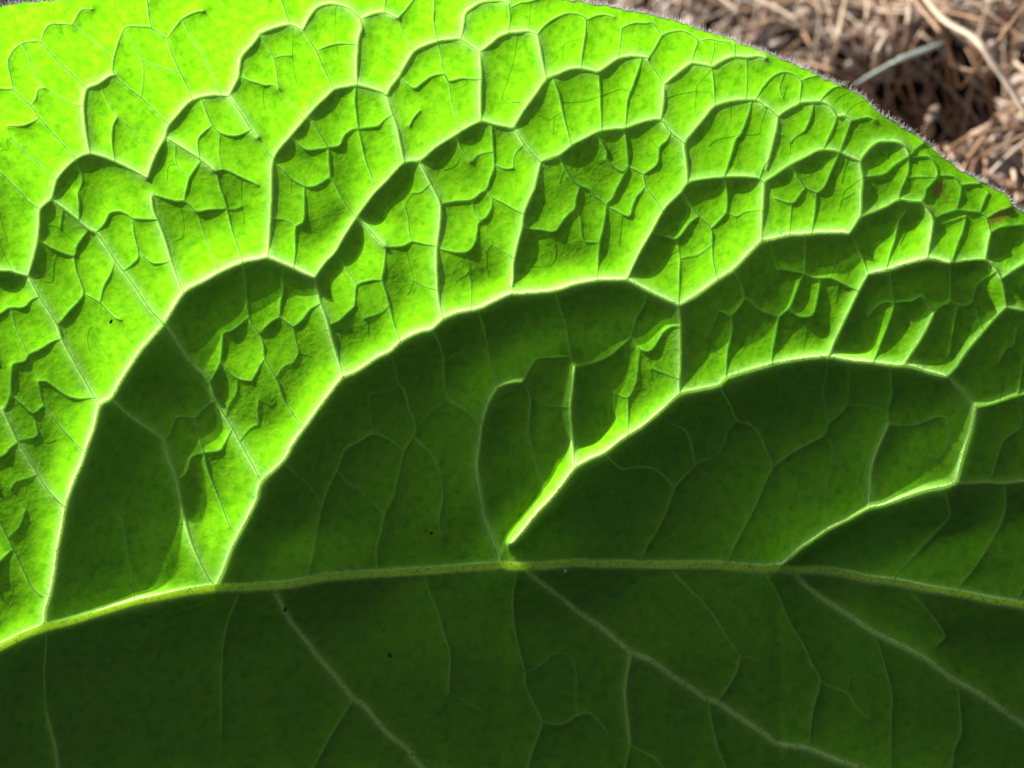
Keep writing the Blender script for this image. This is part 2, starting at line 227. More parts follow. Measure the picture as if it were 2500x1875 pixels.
# ---------------------------------------------------------------- the leaf: traced vein network (photo pixels)
VEIN_TRACE = """
0 0,1580 52,1554 107,1534 174,1518 246,1496 327,1472 405,1456 463,1444 529,1436 584,1436 630,1433 707,1427 794,1411 909,1402 1025,1395 1112,1389 1199,1382 1233,1381 1250,1383 1327,1382 1402,1376 1492,1378 1564,1379 1631,1381 1691,1379 1761,1381 1819,1386 1870,1389 1903,1386 1932,1392 2019,1394 2077,1404 2120,1414 2187,1422 2265,1437 2352,1451 2424,1466 2500,1479
1 768,677 744,667 718,654 687,641 653,628 630,632 593,639 544,660 498,686 448,715 399,790 347,851 312,903 295,930 272,971 244,989 231,1042 214,1088 200,1131 179,1180 161,1235 150,1296 139,1348 133,1398 122,1453 111,1490 108,1534
1 1657,745 1622,729 1587,712 1558,697 1529,683 1492,683 1457,684 1402,694 1356,709 1286,716 1250,717 1248,716 1207,735 1167,754 1123,762 1083,778 1053,804 1025,810 979,833 953,858 924,871 895,891 863,911 838,920 828,930 794,975 744,1044 715,1085 692,1125 640,1175 630,1206 628,1218 596,1282 567,1337 544,1398 527,1433 527,1436
1 1657,745 1703,718 1746,686 1790,657 1824,622 1859,587 1870,586 1889,582 1927,573 1964,571 2010,567 2048,567 2073,570
1 1759,939 1772,923 1819,908 1856,897 1870,894 1889,888 1932,880 1976,874 2019,871 2074,880 2126,885 2175,891 2222,894 2265,908 2311,920
1 2120,668 2167,658 2207,645 2264,631 2294,636 2320,642
1 1250,1326 1275,1299 1309,1256 1356,1206 1376,1180 1402,1146 1437,1123 1477,1105 1518,1073 1567,1042 1616,1001 1658,963 1703,952 1755,940 1781,920
1 2381,995 2372,1042 2358,1088 2349,1120 2335,1178
1 1903,1386 1950,1342 1984,1319 2022,1293 2074,1267 2122,1241 2152,1235 2207,1215 2259,1198 2306,1189 2335,1178
1 665,1430 707,1511 747,1563 782,1609 823,1655 863,1707 886,1719 915,1754 953,1797 1005,1838 1031,1875
1 1291,1382 1291,1398 1312,1415 1362,1453 1416,1496 1471,1534 1541,1592 1587,1612 1645,1653 1686,1679 1726,1707 1752,1716 1804,1751 1848,1780 1870,1795 1901,1817 1973,1829 2022,1849 2077,1870 2091,1875
1 1932,1392 1976,1436 2022,1470 2080,1508 2135,1545 2187,1571 2259,1609 2311,1647 2335,1664 2392,1696 2456,1739 2500,1771
2 220,376 208,318 203,260 207,226 214,213 240,203 266,185 279,182
2 558,234 571,208 582,184 584,162 590,136 616,107 630,88 634,81 669,67 704,59 730,68 739,72
2 558,234 521,231 489,236 460,249 434,278 408,310 402,334 385,365 370,399 359,434
2 558,234 587,275 610,312 630,336
2 402,334 425,347 457,367 486,386 524,417
2 359,434 318,411 275,391 243,379 214,375 185,388 156,414 137,440 129,470 123,485 97,511 95,544 91,584 81,628 68,673
2 739,72 753,43 770,20 791,10 817,9 846,17 866,32 879,46 882,69 875,90 872,122 870,162 872,207
2 879,46 889,42 909,33 938,29 964,41 972,43
2 1171,126 1147,111 1123,95 1100,95 1068,100 1037,110 1011,124 993,150 972,187 953,211 943,231 932,224 909,216 872,207 843,211 817,217 794,237 770,260 747,286 707,333 678,367 665,396 663,434 662,470 661,503 658,555 655,605 653,628
2 1125,96 1131,61 1136,32 1155,16 1178,4 1213,1 1233,4 1242,9
2 1171,126 1174,174 1173,231 1174,296
2 1171,126 1196,107 1216,90 1239,80 1250,78 1263,78 1286,75 1312,84
2 943,231 953,266 967,304 976,347 987,396
2 1581,145 1579,140 1541,136 1509,142 1483,159 1460,174 1443,171 1418,166 1390,168 1364,179 1334,192 1307,229 1278,269 1253,310 1250,312 1242,310 1204,302 1176,295 1141,310 1109,330 1063,359 1034,385 1019,392 987,396 967,414 944,440 914,470 895,495 869,531 840,576 817,616 794,639 768,677
2 1021,391 1037,420 1051,448 1063,470 1074,498 1073,547 1066,602 1066,648 1067,691 1071,735 1082,779
2 1312,84 1318,116 1324,150 1334,192
2 1622,205 1645,185 1674,162 1691,153 1726,159 1738,162 1761,148 1790,137 1822,139 1850,136 1870,142
2 1622,205 1619,249 1613,292
2 1899,284 1880,266 1870,259 1865,258 1845,243 1804,243 1769,249 1741,260 1715,292 1688,324 1671,350 1674,385 1677,417 1678,446
2 1320,395 1362,379 1396,353 1428,336 1460,320 1495,314 1524,312 1555,301 1587,292 1613,292 1633,318 1671,350
2 1253,310 1278,350 1298,373 1320,395
2 1320,395 1312,425 1304,460 1299,470 1289,492 1278,522 1273,558 1263,596 1254,639 1252,677 1250,698
2 1865,446 1850,434 1819,431 1769,431 1712,437 1678,446 1660,470 1622,509 1590,566 1567,605 1552,634 1529,683
2 2100,393 2074,382 2048,370 2022,365 1996,367 1967,382 1927,402 1889,428 1870,440 1865,446 1864,470 1862,503 1859,547 1859,587
2 1899,284 1918,269 1944,255 1955,249 1982,247 2005,247 2025,258 2039,278 2045,284 2060,281 2071,288 2077,295
2 1899,284 1895,312 1886,347 1872,405 1870,412
2 2219,379 2210,359 2193,347 2164,344 2141,347 2115,370 2100,393 2103,420 2106,434 2103,470 2103,495 2100,529
2 123,485 156,509 185,532 214,558 234,567 255,596 281,636 304,665 333,706 362,749 399,790 417,810 443,851 463,880 492,911 505,930 512,940 524,975 558,1030 590,1088 616,1134 630,1161
2 369,474 373,509 385,538 402,584 417,634 434,680 448,715
2 0,660 23,660 43,667 68,673
2 68,673 93,720 116,755 139,793 150,827 179,880 207,930 223,958 244,989
2 869,531 892,550 915,576 941,602
2 768,677 779,729 796,775 808,822 823,871 838,920
2 1657,745 1660,787 1661,833 1661,880 1658,930 1659,963
2 1403,895 1399,930 1396,958 1392,995 1395,1047 1403,1145
2 2073,570 2086,550 2100,529 2129,518 2164,503 2194,487 2222,492 2248,493 2265,512 2277,534 2274,567 2268,599 2264,631
2 2418,567 2413,590 2407,622 2405,634
2 2320,642 2361,635 2405,634 2427,651 2444,680
2 2444,680 2476,657 2500,642
2 2120,668 2100,703 2080,744 2057,793 2036,836 2019,877
2 2280,764 2262,801 2242,836 2222,865 2204,893
2 2456,749 2424,781 2389,822 2358,859 2335,894 2311,920
2 2456,749 2500,758
2 2311,920 2324,930 2346,952 2366,975 2381,995
2 6,998 7,1000 26,1042 43,1078 72,1125 98,1169 124,1204 160,1240
2 271,971 307,1007 333,1028 367,1050 393,1070 404,1085 414,1123 431,1172 440,1218 453,1279 472,1337 501,1398 516,1418 527,1433 527,1436
2 1215,945 1196,978 1178,1033 1171,1088 1165,1140 1176,1212 1184,1261 1202,1308 1219,1351 1220,1381
2 1215,945 1236,937 1250,934 1275,932
2 2171,1036 2155,1070 2132,1128 2125,1175 2123,1241
2 2381,995 2427,984 2470,969 2500,961
2 2335,1178 2363,1180 2410,1178 2453,1180 2500,1175
2 113,1739 124,1783 136,1829 142,1875
2 1542,1592 1529,1655 1526,1699 1532,1757 1539,1820
3 0,216 26,217 33,220 75,258 95,286 136,333 185,388
3 33,220 23,174 19,148 32,122 55,105 81,101 100,104 142,150 174,179 212,217
3 100,104 108,75 122,59 145,58 176,60
3 176,60 188,38 200,23 226,22
3 359,0 363,38 370,68
3 412,304 376,269 347,240 310,211 279,182 276,150 286,110 298,78 310,65 339,64 370,68 396,87 408,93
3 286,286 275,307 273,347 281,393
3 408,93 431,61 448,43 475,30 498,26
3 408,93 420,133 437,171 454,205 470,244
3 581,185 610,197 630,202 643,207 666,207 682,217
3 490,236 503,272 518,304 538,324 576,331 613,316
3 519,305 486,333 483,356 488,388
3 524,417 550,414 587,431 613,443 630,452
3 0,420 32,451 51,470 64,486 97,511
3 97,288 58,305 17,307
3 75,258 87,240 93,218 110,215
3 491,391 463,431 454,463 452,470 450,490
3 526,416 538,463 542,470 553,509 567,564 582,605 593,639
3 687,0 698,32 709,61
3 739,72 759,104 772,124 785,156 805,197 815,219
3 772,124 796,113 825,106 863,108 873,110
3 938,29 941,0
3 972,43 990,23 1008,0
3 1060,0 1058,46 1063,75 1068,100
3 1068,100 1083,98
3 972,187 1008,214 1028,203 1054,185 1083,181 1095,197 1126,191 1164,194 1174,194
3 1242,9 1245,41 1242,79
3 751,282 773,315 799,359 802,391 805,420 806,435
3 708,331 727,350 749,365 782,362 799,359 828,354 840,330 860,315 875,314 898,310 921,307 938,292 958,280
3 869,207 866,246 869,275 875,315 883,353 892,391 904,422 912,448
3 999,307 1008,289 1025,269
3 1110,329 1126,362 1149,396
3 1200,301 1202,347 1206,402 1196,434 1187,460 1172,470 1170,472 1149,487 1112,490 1074,498
3 1206,402 1230,411 1252,411
3 1187,460 1199,480 1228,495 1250,508 1257,512 1278,522
3 665,396 687,411 710,434 742,453 765,454 788,443 805,434 823,460 827,470 840,492 869,531
3 743,453 743,470 743,503 739,542 721,555 721,605 717,653
3 1243,20 1272,6 1295,3
3 1312,84 1330,61 1356,43 1385,32 1414,35 1428,43 1431,48 1454,38 1477,36 1500,42
3 1431,47 1428,87 1422,124 1418,166
3 1518,67 1547,56 1576,56 1593,55 1605,72 1616,87
3 1581,145 1599,116 1616,87 1639,77 1665,75 1691,87 1703,101 1694,127 1689,155
3 1703,101 1732,95 1761,101 1793,104
3 1581,145 1602,176 1622,205
3 1738,162 1742,203 1746,258
3 1845,243 1859,217 1870,202 1874,197 1892,182 1915,175 1938,182 1955,197 1955,214 1952,251
3 1461,173 1464,217 1466,260 1469,318
3 1349,186 1364,231 1373,272 1382,307 1395,354
3 1568,139 1555,179 1541,217 1532,243 1529,275 1527,311
3 1320,395 1338,385 1363,378
3 1363,378 1382,417 1399,440 1415,451 1437,460 1445,470 1448,474 1480,499
3 1415,451 1410,470 1405,486 1402,508 1382,527 1367,547 1353,564 1324,561 1274,556
3 1455,322 1480,370 1480,388 1515,417 1532,405
3 1523,312 1529,353 1532,405 1521,428 1506,457 1500,470 1495,483 1480,499 1476,535 1469,567 1463,593 1460,639 1458,684
3 1532,405 1550,414 1570,425
3 1570,425 1587,414 1605,396 1610,359 1628,341 1638,322
3 1570,425 1576,454 1587,470 1599,486 1618,516
3 1576,454 1563,470 1555,477 1544,501 1538,524 1526,525 1506,515 1480,503
3 1836,243 1824,286 1807,327 1796,339 1784,379 1772,417 1769,431 1774,470 1772,516 1752,541 1735,558
3 1876,388 1862,411 1854,437
3 1665,463 1668,470 1683,498 1706,527 1735,558 1738,599 1741,639 1752,682
3 1955,197 1976,188 1996,185
3 2004,245 2016,229 2034,214 2057,208
3 2002,247 2013,234
3 2077,295 2097,289 2123,286 2141,298
3 1987,247 1979,284 1967,312 1961,321
3 2044,282 2034,310 2022,336 2009,366
3 2077,295 2071,312 2060,341 2049,371 2031,411 2010,457 1992,470
3 2256,347 2239,359 2219,379 2187,399 2161,422 2135,428 2105,431
3 2218,388 2239,382 2265,382 2280,396 2288,417 2285,434 2259,463 2260,470 2248,490 2219,489 2194,487
3 2219,379 2216,420 2204,451 2197,470 2194,487
3 1929,401 1950,437 1967,457 1992,470
3 1967,457 1955,469 1955,470 1950,477 1932,495 1889,483
3 2286,428 2311,428 2329,431 2340,446 2346,451 2363,448 2392,448
3 2346,451 2345,470 2335,512
3 189,470 192,492 193,539
3 91,584 136,609 179,623 185,605 197,584 217,560
3 234,567 255,544 266,521 286,515 307,521 323,532 350,534 384,536
3 369,474 399,482 431,490 448,489 466,503 480,516 509,511 550,509
3 323,532 327,570 337,613 333,634 307,657 300,660
3 337,613 353,628 373,642 399,641 418,637
3 281,636 269,668 252,700 244,739
3 179,623 185,657 197,689 203,715 188,738 171,755 145,787 136,789
3 203,715 229,729 246,741 275,772 295,781
3 0,764 17,752 32,749 58,749 75,732 95,724
3 150,827 127,833 98,851 69,865 61,880 41,885 29,891 26,930 25,958 12,995 6,998
3 92,930 110,929 113,930 136,946 159,963 188,972 232,971
3 589,641 599,686 602,726 606,772 622,799 630,808 633,812 658,787 682,772
3 606,772 582,793 561,807 544,813 541,845 537,880 524,911 508,935
3 537,880 558,906 579,923 614,930
3 646,874 632,894 630,900 614,930
3 941,602 982,600 1005,589 1034,595 1066,601
3 1201,481 1199,506 1184,532 1167,544 1164,567 1158,593 1141,613 1112,615 1066,606
3 941,602 938,645 932,683 941,712 950,746 961,787 978,834
3 932,683 904,684 872,694 867,720 866,745
3 834,642 851,665 872,694
3 866,745 846,764 828,781 801,794
3 688,689 692,703 684,738 682,772
3 682,772 715,797
3 715,797 736,781 756,755 783,740
3 633,812 643,845 646,874 676,929 689,969 715,1010 742,1047
3 1165,754 1178,793 1191,845 1196,880 1204,914 1210,930 1215,945
3 1053,804 1071,836 1080,865 1083,894 1084,930 1086,949 1095,979
3 1589,567 1625,577 1651,582 1668,564 1683,544 1706,527
3 1660,634 1658,677 1657,745
3 1789,657 1807,691 1819,725 1833,735 1850,752 1865,761 1870,762 1901,774
3 1819,725 1807,746 1784,770 1772,764 1755,758
3 1785,769 1787,807 1775,859 1772,923
3 1355,709 1367,755 1382,796 1388,833 1393,871 1403,895
3 1584,710 1570,749 1552,781 1541,820 1512,848 1483,871 1443,887 1403,895
3 1541,820 1561,851 1584,856 1599,842 1619,810 1639,797 1660,797
3 1393,871 1362,871 1312,877 1292,903 1275,932
3 1992,470 1990,503 1982,570
3 2277,534 2303,521 2335,512 2366,514 2392,518 2407,532 2416,558 2418,567
3 2392,518 2404,486 2413,470
3 2418,567 2439,555 2468,550 2500,547
3 2407,532 2439,515 2468,505
3 1966,571 1966,619 1964,667
3 1903,657 1927,660 1964,667 1987,677 2010,678 2028,678 2057,691 2096,711
3 2073,570 2094,605 2106,634 2120,668
3 1967,668 1953,683 1941,715 1927,749 1901,774 1895,807 1886,851 1884,890
3 2002,678 1996,720 1987,761 1973,772 1953,772 1935,761 1925,751
3 2212,515 2193,544 2184,584 2172,622 2164,659
3 2358,527 2349,567 2337,596 2323,642
3 2172,657 2175,697 2181,739 2175,767 2161,807 2146,845 2131,886
3 2123,770 2144,744 2167,735 2181,739 2207,735 2225,735 2248,722 2262,738 2281,762
3 2320,642 2320,691 2317,735 2294,749 2280,764
3 2444,680 2450,709 2456,749
3 2317,735 2340,744 2369,741 2378,718 2392,689 2433,662
3 2340,744 2329,784 2323,822 2317,865
3 2482,801 2473,845 2456,851 2436,888
3 2500,877 2490,930 2483,966
3 2174,891 2174,930 2177,963 2167,1004 2171,1036
3 24,961 52,984 80,1007 106,989
3 106,989 133,1024 165,1062 208,1107
3 43,1078 23,1094 9,1111 0,1114
3 0,1276 17,1311 38,1354 59,1398 75,1430 101,1456
3 31,1340 14,1354 0,1368
3 403,1084 417,1053 431,1020 451,1017 475,1020 495,1000 524,976
3 475,1020 486,1065 496,1104 506,1149 524,1192 541,1235 561,1287
3 431,1170 451,1159 460,1134 466,1117 496,1104 535,1099 547,1082 567,1045
3 298,1264 304,1296 312,1348 321,1398 324,1430 330,1471
3 972,940 986,952 999,998 1015,1044 1008,1068 986,1102 976,1146 966,1189 959,1218 940,1254 930,1302 919,1345 923,1401
3 1095,979 1123,994 1152,1018 1178,1036
3 986,1102 956,1076 912,1059 875,1079 844,1095 834,1117 823,1146 805,1183 786,1234 776,1285 768,1340 755,1395 759,1417
3 1008,1067 1040,1096 1068,1134 1080,1195 1080,1224 1071,1276 1083,1316
3 1275,932 1295,974 1291,1053 1309,1134 1327,1180 1328,1198
3 1532,968 1534,1063
3 1754,940 1778,981 1801,1027 1830,1036 1856,1065 1870,1098 1886,1141 1870,1172 1848,1227 1816,1290 1790,1340 1773,1382
3 1697,1136 1691,1099 1683,1068 1668,1047 1642,1036
3 1697,1136 1671,1163 1647,1192 1631,1238 1605,1293 1584,1325 1558,1379
3 1475,1106 1515,1143 1555,1141 1593,1144 1619,1160 1647,1192
3 2067,992 2045,1015 2022,1034 2012,1062 1976,1082 1950,1096 1918,1117 1886,1141
3 2170,1037 2225,1039 2265,1027 2288,1018 2314,1027 2316,1085
3 2421,1163 2436,1117 2450,1076 2491,1047
3 2305,1189 2317,1238 2316,1264 2280,1305 2248,1340 2190,1401 2187,1422
3 2453,1180 2455,1232 2447,1273 2436,1293 2413,1334 2389,1371 2370,1398 2346,1427 2342,1450
3 105,1535 113,1557 111,1598 108,1655 113,1739
3 582,1436 582,1453 558,1511 544,1574 541,1635 541,1699 540,1791
3 1038,1394 1045,1438 1068,1493 1083,1548 1099,1598 1097,1644 1095,1693
3 863,1707 840,1742 820,1774 794,1820 765,1875
3 1262,1383 1262,1398 1252,1453 1253,1511 1263,1569 1281,1641 1282,1670 1301,1716 1322,1761 1309,1809 1295,1846 1289,1875
3 1322,1761 1370,1768 1414,1745 1448,1745 1486,1791
3 1539,1820 1573,1838 1602,1855 1619,1875
3 1539,1820 1526,1875
3 1644,1380 1644,1398 1677,1433 1715,1470 1746,1508 1775,1557 1807,1602
3 1807,1602 1793,1650 1750,1716
3 1727,1708 1738,1768 1752,1826 1772,1875
3 1870,1389 1870,1403 1898,1450 1929,1522 1961,1574 1984,1626 2002,1664 1984,1736 1974,1830
3 2002,1664 2034,1679 2068,1693 2100,1736 2126,1757
3 2136,1546 2155,1609 2167,1655 2177,1699 2174,1771 2174,1875
3 2338,1666 2342,1722 2346,1786 2329,1829 2323,1875
3 2228,1430 2225,1447 2274,1502 2306,1551 2288,1574
3 2500,1430 2481,1476
4 54,105 69,136 78,165 98,203 110,215 145,234 188,258 203,257
4 176,60 217,90 249,116 279,138
4 145,58 156,90 174,122
4 32,29 41,64 58,104
4 133,6 132,38 133,59
4 278,0 286,32 306,69
4 243,201 255,231 272,263 286,286 312,307 333,330 353,350 379,377
4 302,74 327,113 350,148 385,162 440,178
4 350,148 350,197 344,238
4 573,122 541,84 521,58 498,26 499,0
4 445,47 469,95 492,124 509,165 527,197 541,233
4 537,323 535,373 544,414
4 17,307 26,336 17,344 19,365 0,370
4 26,336 58,367 95,402 137,440
4 185,388 200,437 189,470
4 200,437 231,460
4 428,349 431,402 463,431
4 431,402 411,405 408,440
4 587,431 589,470 590,503 596,535 593,547
4 634,81 634,82 655,116 669,145 675,174 682,217 707,252 742,292
4 714,63 715,101 713,133 718,174 724,203
4 668,142 689,136 713,136
4 820,10 817,58 820,107 828,145 834,179
4 878,80 895,90
4 972,43 985,81 999,110 1010,126
4 927,136 950,153 979,175
4 1068,100 1077,139 1083,176 1095,203 1103,246 1112,281 1125,320
4 1174,171 1196,185
4 1263,78 1257,130 1250,163 1249,165 1236,205 1228,226 1225,243
4 643,207 643,246 647,266
4 630,336 637,347 668,389
4 1123,385 1109,405 1083,414
4 1149,396 1170,376 1203,370
4 1051,448 1025,469 1008,470
4 710,434 710,470
4 1295,3 1291,77
4 1373,145 1379,107 1427,92
4 1250,249 1269,249
4 1518,67 1515,98 1510,142
4 1535,38 1535,60
4 1744,98 1743,122 1734,161
4 1793,104 1795,138
4 1738,167 1709,200 1700,217 1697,275
4 1620,240 1651,231 1674,226 1700,223 1726,226
4 1822,139 1824,185 1822,243
4 1368,247 1396,249 1428,246 1465,234 1495,223 1518,217 1538,223 1561,234
4 1250,249 1269,249
4 1373,272 1353,284 1338,292 1312,278
4 1353,284 1350,327
4 1279,352 1257,376 1252,411
4 1378,410 1364,446
4 1434,379 1460,396 1480,388
4 1586,339 1610,364
4 1605,396 1622,417
4 1729,356 1752,339 1790,333 1807,327 1850,327 1856,307 1872,260
4 1782,247 1784,289
4 1915,175 1903,214 1912,240
4 1921,208 1912,240
4 2036,249 2051,234 2074,223
4 2062,282 2074,266 2091,252 2109,246
4 1961,321 1938,336 1929,347 1912,330 1891,327
4 1929,347 1929,376
4 2167,345 2167,388
4 2070,380 2060,417 2054,446
4 2106,433 2080,451 2059,470 2048,518
4 2211,434 2239,431 2286,432
4 240,480 255,503 271,519
4 114,547 133,551 150,560 189,598
4 153,507 146,558
4 0,529 9,558 17,590
4 0,599 17,634 29,662
4 480,516 498,570 515,616 536,664
4 550,509 576,509 590,503
4 434,490 446,532 447,576 428,587
4 139,610 130,645 127,686 104,686
4 246,741 246,767
4 223,796 231,819 252,853 289,906
4 223,796 214,816 216,851 226,865
4 295,801 312,825 344,856
4 27,750 35,790 49,822 69,865
4 506,758 529,787 545,813
4 659,532 689,535 710,544 721,553 736,544
4 736,544 770,567
4 1008,470 993,492 987,501 970,486
4 987,501 996,532 999,570 1005,589
4 1151,487 1158,518 1170,535 1184,532
4 1158,593 1184,613 1187,648 1193,674
4 1199,596 1228,613 1256,631
4 1184,614 1202,593 1196,576
4 1141,613 1144,660 1112,686
4 1139,663 1149,686 1151,757
4 988,597 999,645 1008,683 999,712 993,718
4 1008,683 1031,697 1069,709
4 866,745 880,770 895,784 899,822
4 949,744 932,761 888,777
4 834,642 816,617
4 694,644 688,689
4 715,797 721,830 728,859 715,885
4 728,859 762,871
4 715,885 692,894 672,922
4 649,726 682,772
4 952,858 964,900 972,940
4 1082,888 1112,865 1141,862 1193,856
4 1402,508 1416,532 1418,561 1425,587 1443,590 1463,592
4 1519,521 1515,567 1511,602
4 1353,564 1353,634 1324,650 1283,648
4 1772,517 1796,528 1816,518 1842,514 1861,514
4 1798,527 1798,555
4 1651,582 1657,610 1660,634
4 1605,634 1628,625 1651,613 1657,613
4 1659,631 1686,625 1703,622 1738,598
4 1870,714 1862,720 1850,752 1842,784 1833,822
4 1755,758 1738,801 1722,831
4 1661,819 1703,819 1726,833 1743,856 1761,865
4 1443,735 1460,761 1469,796 1485,869
4 1561,851 1558,880 1553,930 1552,932 1532,969 1495,958
4 1585,856 1587,894 1592,930
4 1588,898 1622,911 1658,926
4 1529,784 1545,806
4 1283,749 1292,807 1312,877
4 2055,487 2074,477 2086,470
4 1932,495 1927,573
4 1880,584 1893,639 1903,657
4 2028,679 2034,657 2048,625
4 2047,687 2039,738
4 1903,657 1892,691
4 1975,771 1967,807 1961,851
4 1999,801 2010,787 1987,761
4 2212,515 2245,527
4 2196,596 2213,561 2222,541
4 2275,558 2314,541 2358,527
4 2248,686 2248,722
4 2225,735 2216,778 2207,804
4 2370,740 2395,746 2410,726
4 2381,743 2389,781 2402,807
4 2473,845 2500,877
4 2459,882 2451,930 2438,980
4 2019,877 2016,930 2008,955 2023,1034
4 2074,880 2072,930 2067,992
4 1895,887 1902,930 1906,972 1883,1007 1870,1033
4 92,930 98,963 106,989
4 80,1007 87,1036 91,1059 78,1068 49,1073 43,1077
4 91,1059 113,1078 136,1073
4 0,1160 26,1192 58,1232 69,1273
4 27,1193 38,1175 69,1166 91,1156
4 61,1245 46,1285 26,1305 18,1313
4 399,952 417,987 432,1020
4 579,923 576,958 558,989 551,1018
4 452,1156 477,1180 480,1209 492,1273
4 630,975 628,1007 630,1020 630,1035
4 630,1035 608,1047 584,1077
4 431,1279 453,1279
4 380,1308 396,1345 411,1380
4 298,1264 315,1227 327,1180 312,1140 278,1096
4 630,975 640,978 662,989 672,978
4 630,1161 640,1175
4 1095,979 1063,998 1037,1024 1015,1044
4 823,1146 840,1172 860,1189 872,1189 889,1209 915,1234 940,1254
4 786,1234 768,1206 747,1178 715,1151 688,1130
4 898,963 911,1059
4 898,963 950,952 972,940
4 1068,1134 1089,1120 1126,1128
4 1089,1120 1089,1065 1103,1021
4 1080,1195 1109,1218 1126,1241
4 973,1221 996,1232 1022,1261 1071,1276
4 658,1279 652,1319 646,1398
4 658,1279 698,1259
4 1178,1036 1216,1059 1248,1088 1246,1128 1233,1166
4 860,1189 846,1235 831,1267
4 1248,1088 1260,1079 1291,1056
4 1295,974 1312,975 1333,991 1353,992 1392,995
4 1315,1033 1341,1073 1364,1082 1397,1070
4 1462,930 1458,984 1463,1056
4 1495,958 1490,1036
4 1801,1027 1778,1047 1769,1082 1749,1110 1715,1125 1697,1136
4 1749,1110 1764,1134 1761,1169 1790,1201 1822,1232
4 1408,1376 1411,1337 1428,1299 1440,1264 1477,1227 1495,1209 1495,1175
4 1593,1144 1593,1094
4 1697,1065 1709,1021
4 1723,1204 1709,1253
4 2067,991 2120,992 2167,1004
4 1932,975 1950,984 1950,1036 1955,1094 1950,1166 1944,1206 1924,1253 1929,1359
4 2012,1061 2034,1094 2028,1146 2019,1195 2016,1298
4 2034,1094 2077,1091 2094,1123 2106,1134
4 2267,1026 2267,1094 2256,1123 2245,1180
4 2260,1112 2294,1118 2311,1091 2326,1088 2350,1114
4 2199,1131 2216,1099 2222,1039
4 2483,966 2494,1015 2491,1047
4 2316,1264 2366,1273 2401,1253
4 2152,1235 2167,1267 2172,1299 2149,1340 2112,1386
4 2171,1301 2201,1293 2227,1293 2245,1311
4 2476,1316 2476,1354 2462,1398 2439,1450
4 0,1450 17,1470
4 409,1398 414,1412
4 0,1826 43,1791 81,1757 113,1739 165,1713
4 540,1791 506,1815 477,1841
4 540,1791 538,1875
4 318,1641 304,1684 301,1734 341,1762 353,1788 362,1875
4 892,1424 901,1464 912,1514 930,1545 932,1586 943,1612
4 1095,1693 1135,1713 1176,1736
4 1095,1693 1074,1731 1045,1754
4 1099,1598 1152,1586
4 1176,1736 1204,1707 1193,1650
4 1001,1834 1011,1820
4 1414,1745 1406,1699 1408,1655 1393,1603 1347,1598 1330,1618 1281,1644
4 1374,1766 1396,1823 1416,1875
4 1555,1418 1584,1459 1599,1508 1628,1557 1674,1563 1715,1571 1732,1626
4 1625,1661 1633,1722 1648,1800 1674,1838 1683,1875
4 1790,1418 1830,1490 1856,1531 1874,1557 1880,1598 1874,1629 1889,1667 1892,1736
4 1807,1603 1836,1609 1876,1624
4 1471,1453 1489,1493
4 1463,1632 1480,1687
4 2177,1699 2219,1713 2265,1768 2297,1809
4 2034,1511 2060,1606 2080,1650 2126,1653
4 2080,1650 2067,1693
4 2144,1456 2187,1493 2227,1528 2253,1540
4 2306,1551 2346,1566 2375,1606
4 2362,1453 2404,1522 2439,1580 2447,1632 2442,1670
4 2180,1422 2190,1401
4 1901,1817 1921,1875
4 1947,1707 1918,1664
4 2091,1791 2086,1849
"""
VEINS = []
for ln in VEIN_TRACE.strip().splitlines():
    t = ln.split(); VEINS.append([int(t[0]), np.array([tuple(map(float, a.split(','))) for a in t[1:]])])
def extend(P, e, reach):
    """carry a vein that leaves the frame on for a while outside it"""
    a, b = (P[0], P[min(2, len(P) - 1)]) if e == 0 else (P[-1], P[max(-3, -len(P))])
    d = (a - b) / (np.linalg.norm(a - b) + 1e-9); q = a + d * reach
    return np.vstack([q, P]) if e == 0 else np.vstack([P, q])
for vv in VEINS:
    if vv[0] == 0: continue
    for e in (0, -1):
        p = vv[1][e]
        if p[0] < 5 or p[0] > 2495 or (p[1] < 5 and p[0] < 1300) or p[1] > 1868: vv[1] = extend(vv[1], e, 420 if vv[0] <= 1 else 90)
VEINS[0][1] = np.vstack([[-690, 1835], [-450, 1760], [-200, 1665], VEINS[0][1], [2750, 1532], [3050, 1600], [3300, 1662], [3470, 1700]])
for line in ("2640,1508 2790,1400 2900,1240 2940,1060 2925,930", "2900,1565 3050,1470 3150,1340 3180,1220", "3140,1622 3250,1560 3330,1450",
        "-210,1668 -250,1450 -240,1200 -170,960 -60,790", "-430,1752 -500,1520 -500,1240 -440,980 -330,780", "-600,1808 -650,1620 -655,1400",
        "-330,1712 -290,1900 -200,2110 -60,2330", "-560,1795 -540,1930 -470,2090", "2560,1490 2760,1640 2950,1760 3100,1880", "2860,1558 3040,1650 3200,1760"):
    VEINS.append([1, np.array([tuple(map(float, a.split(','))) for a in line.split()])])
LINES = [(L, smooth_line(P, 5.0)) for L, P in VEINS]
MID = LINES[0][1]
STUBS = set()                   # faint veinlets that end freely inside a cell leave no pucker
_all = np.vstack([P for L, P in LINES]); _own = np.concatenate([np.full(len(P), i) for i, (L, P) in enumerate(LINES)])
for i, (L, P) in enumerate(LINES):
    if L == 4 and any(np.min(np.hypot(*(_all[_own != i] - P[e]).T)) > 7 for e in (0, -1)): STUBS.add(i)

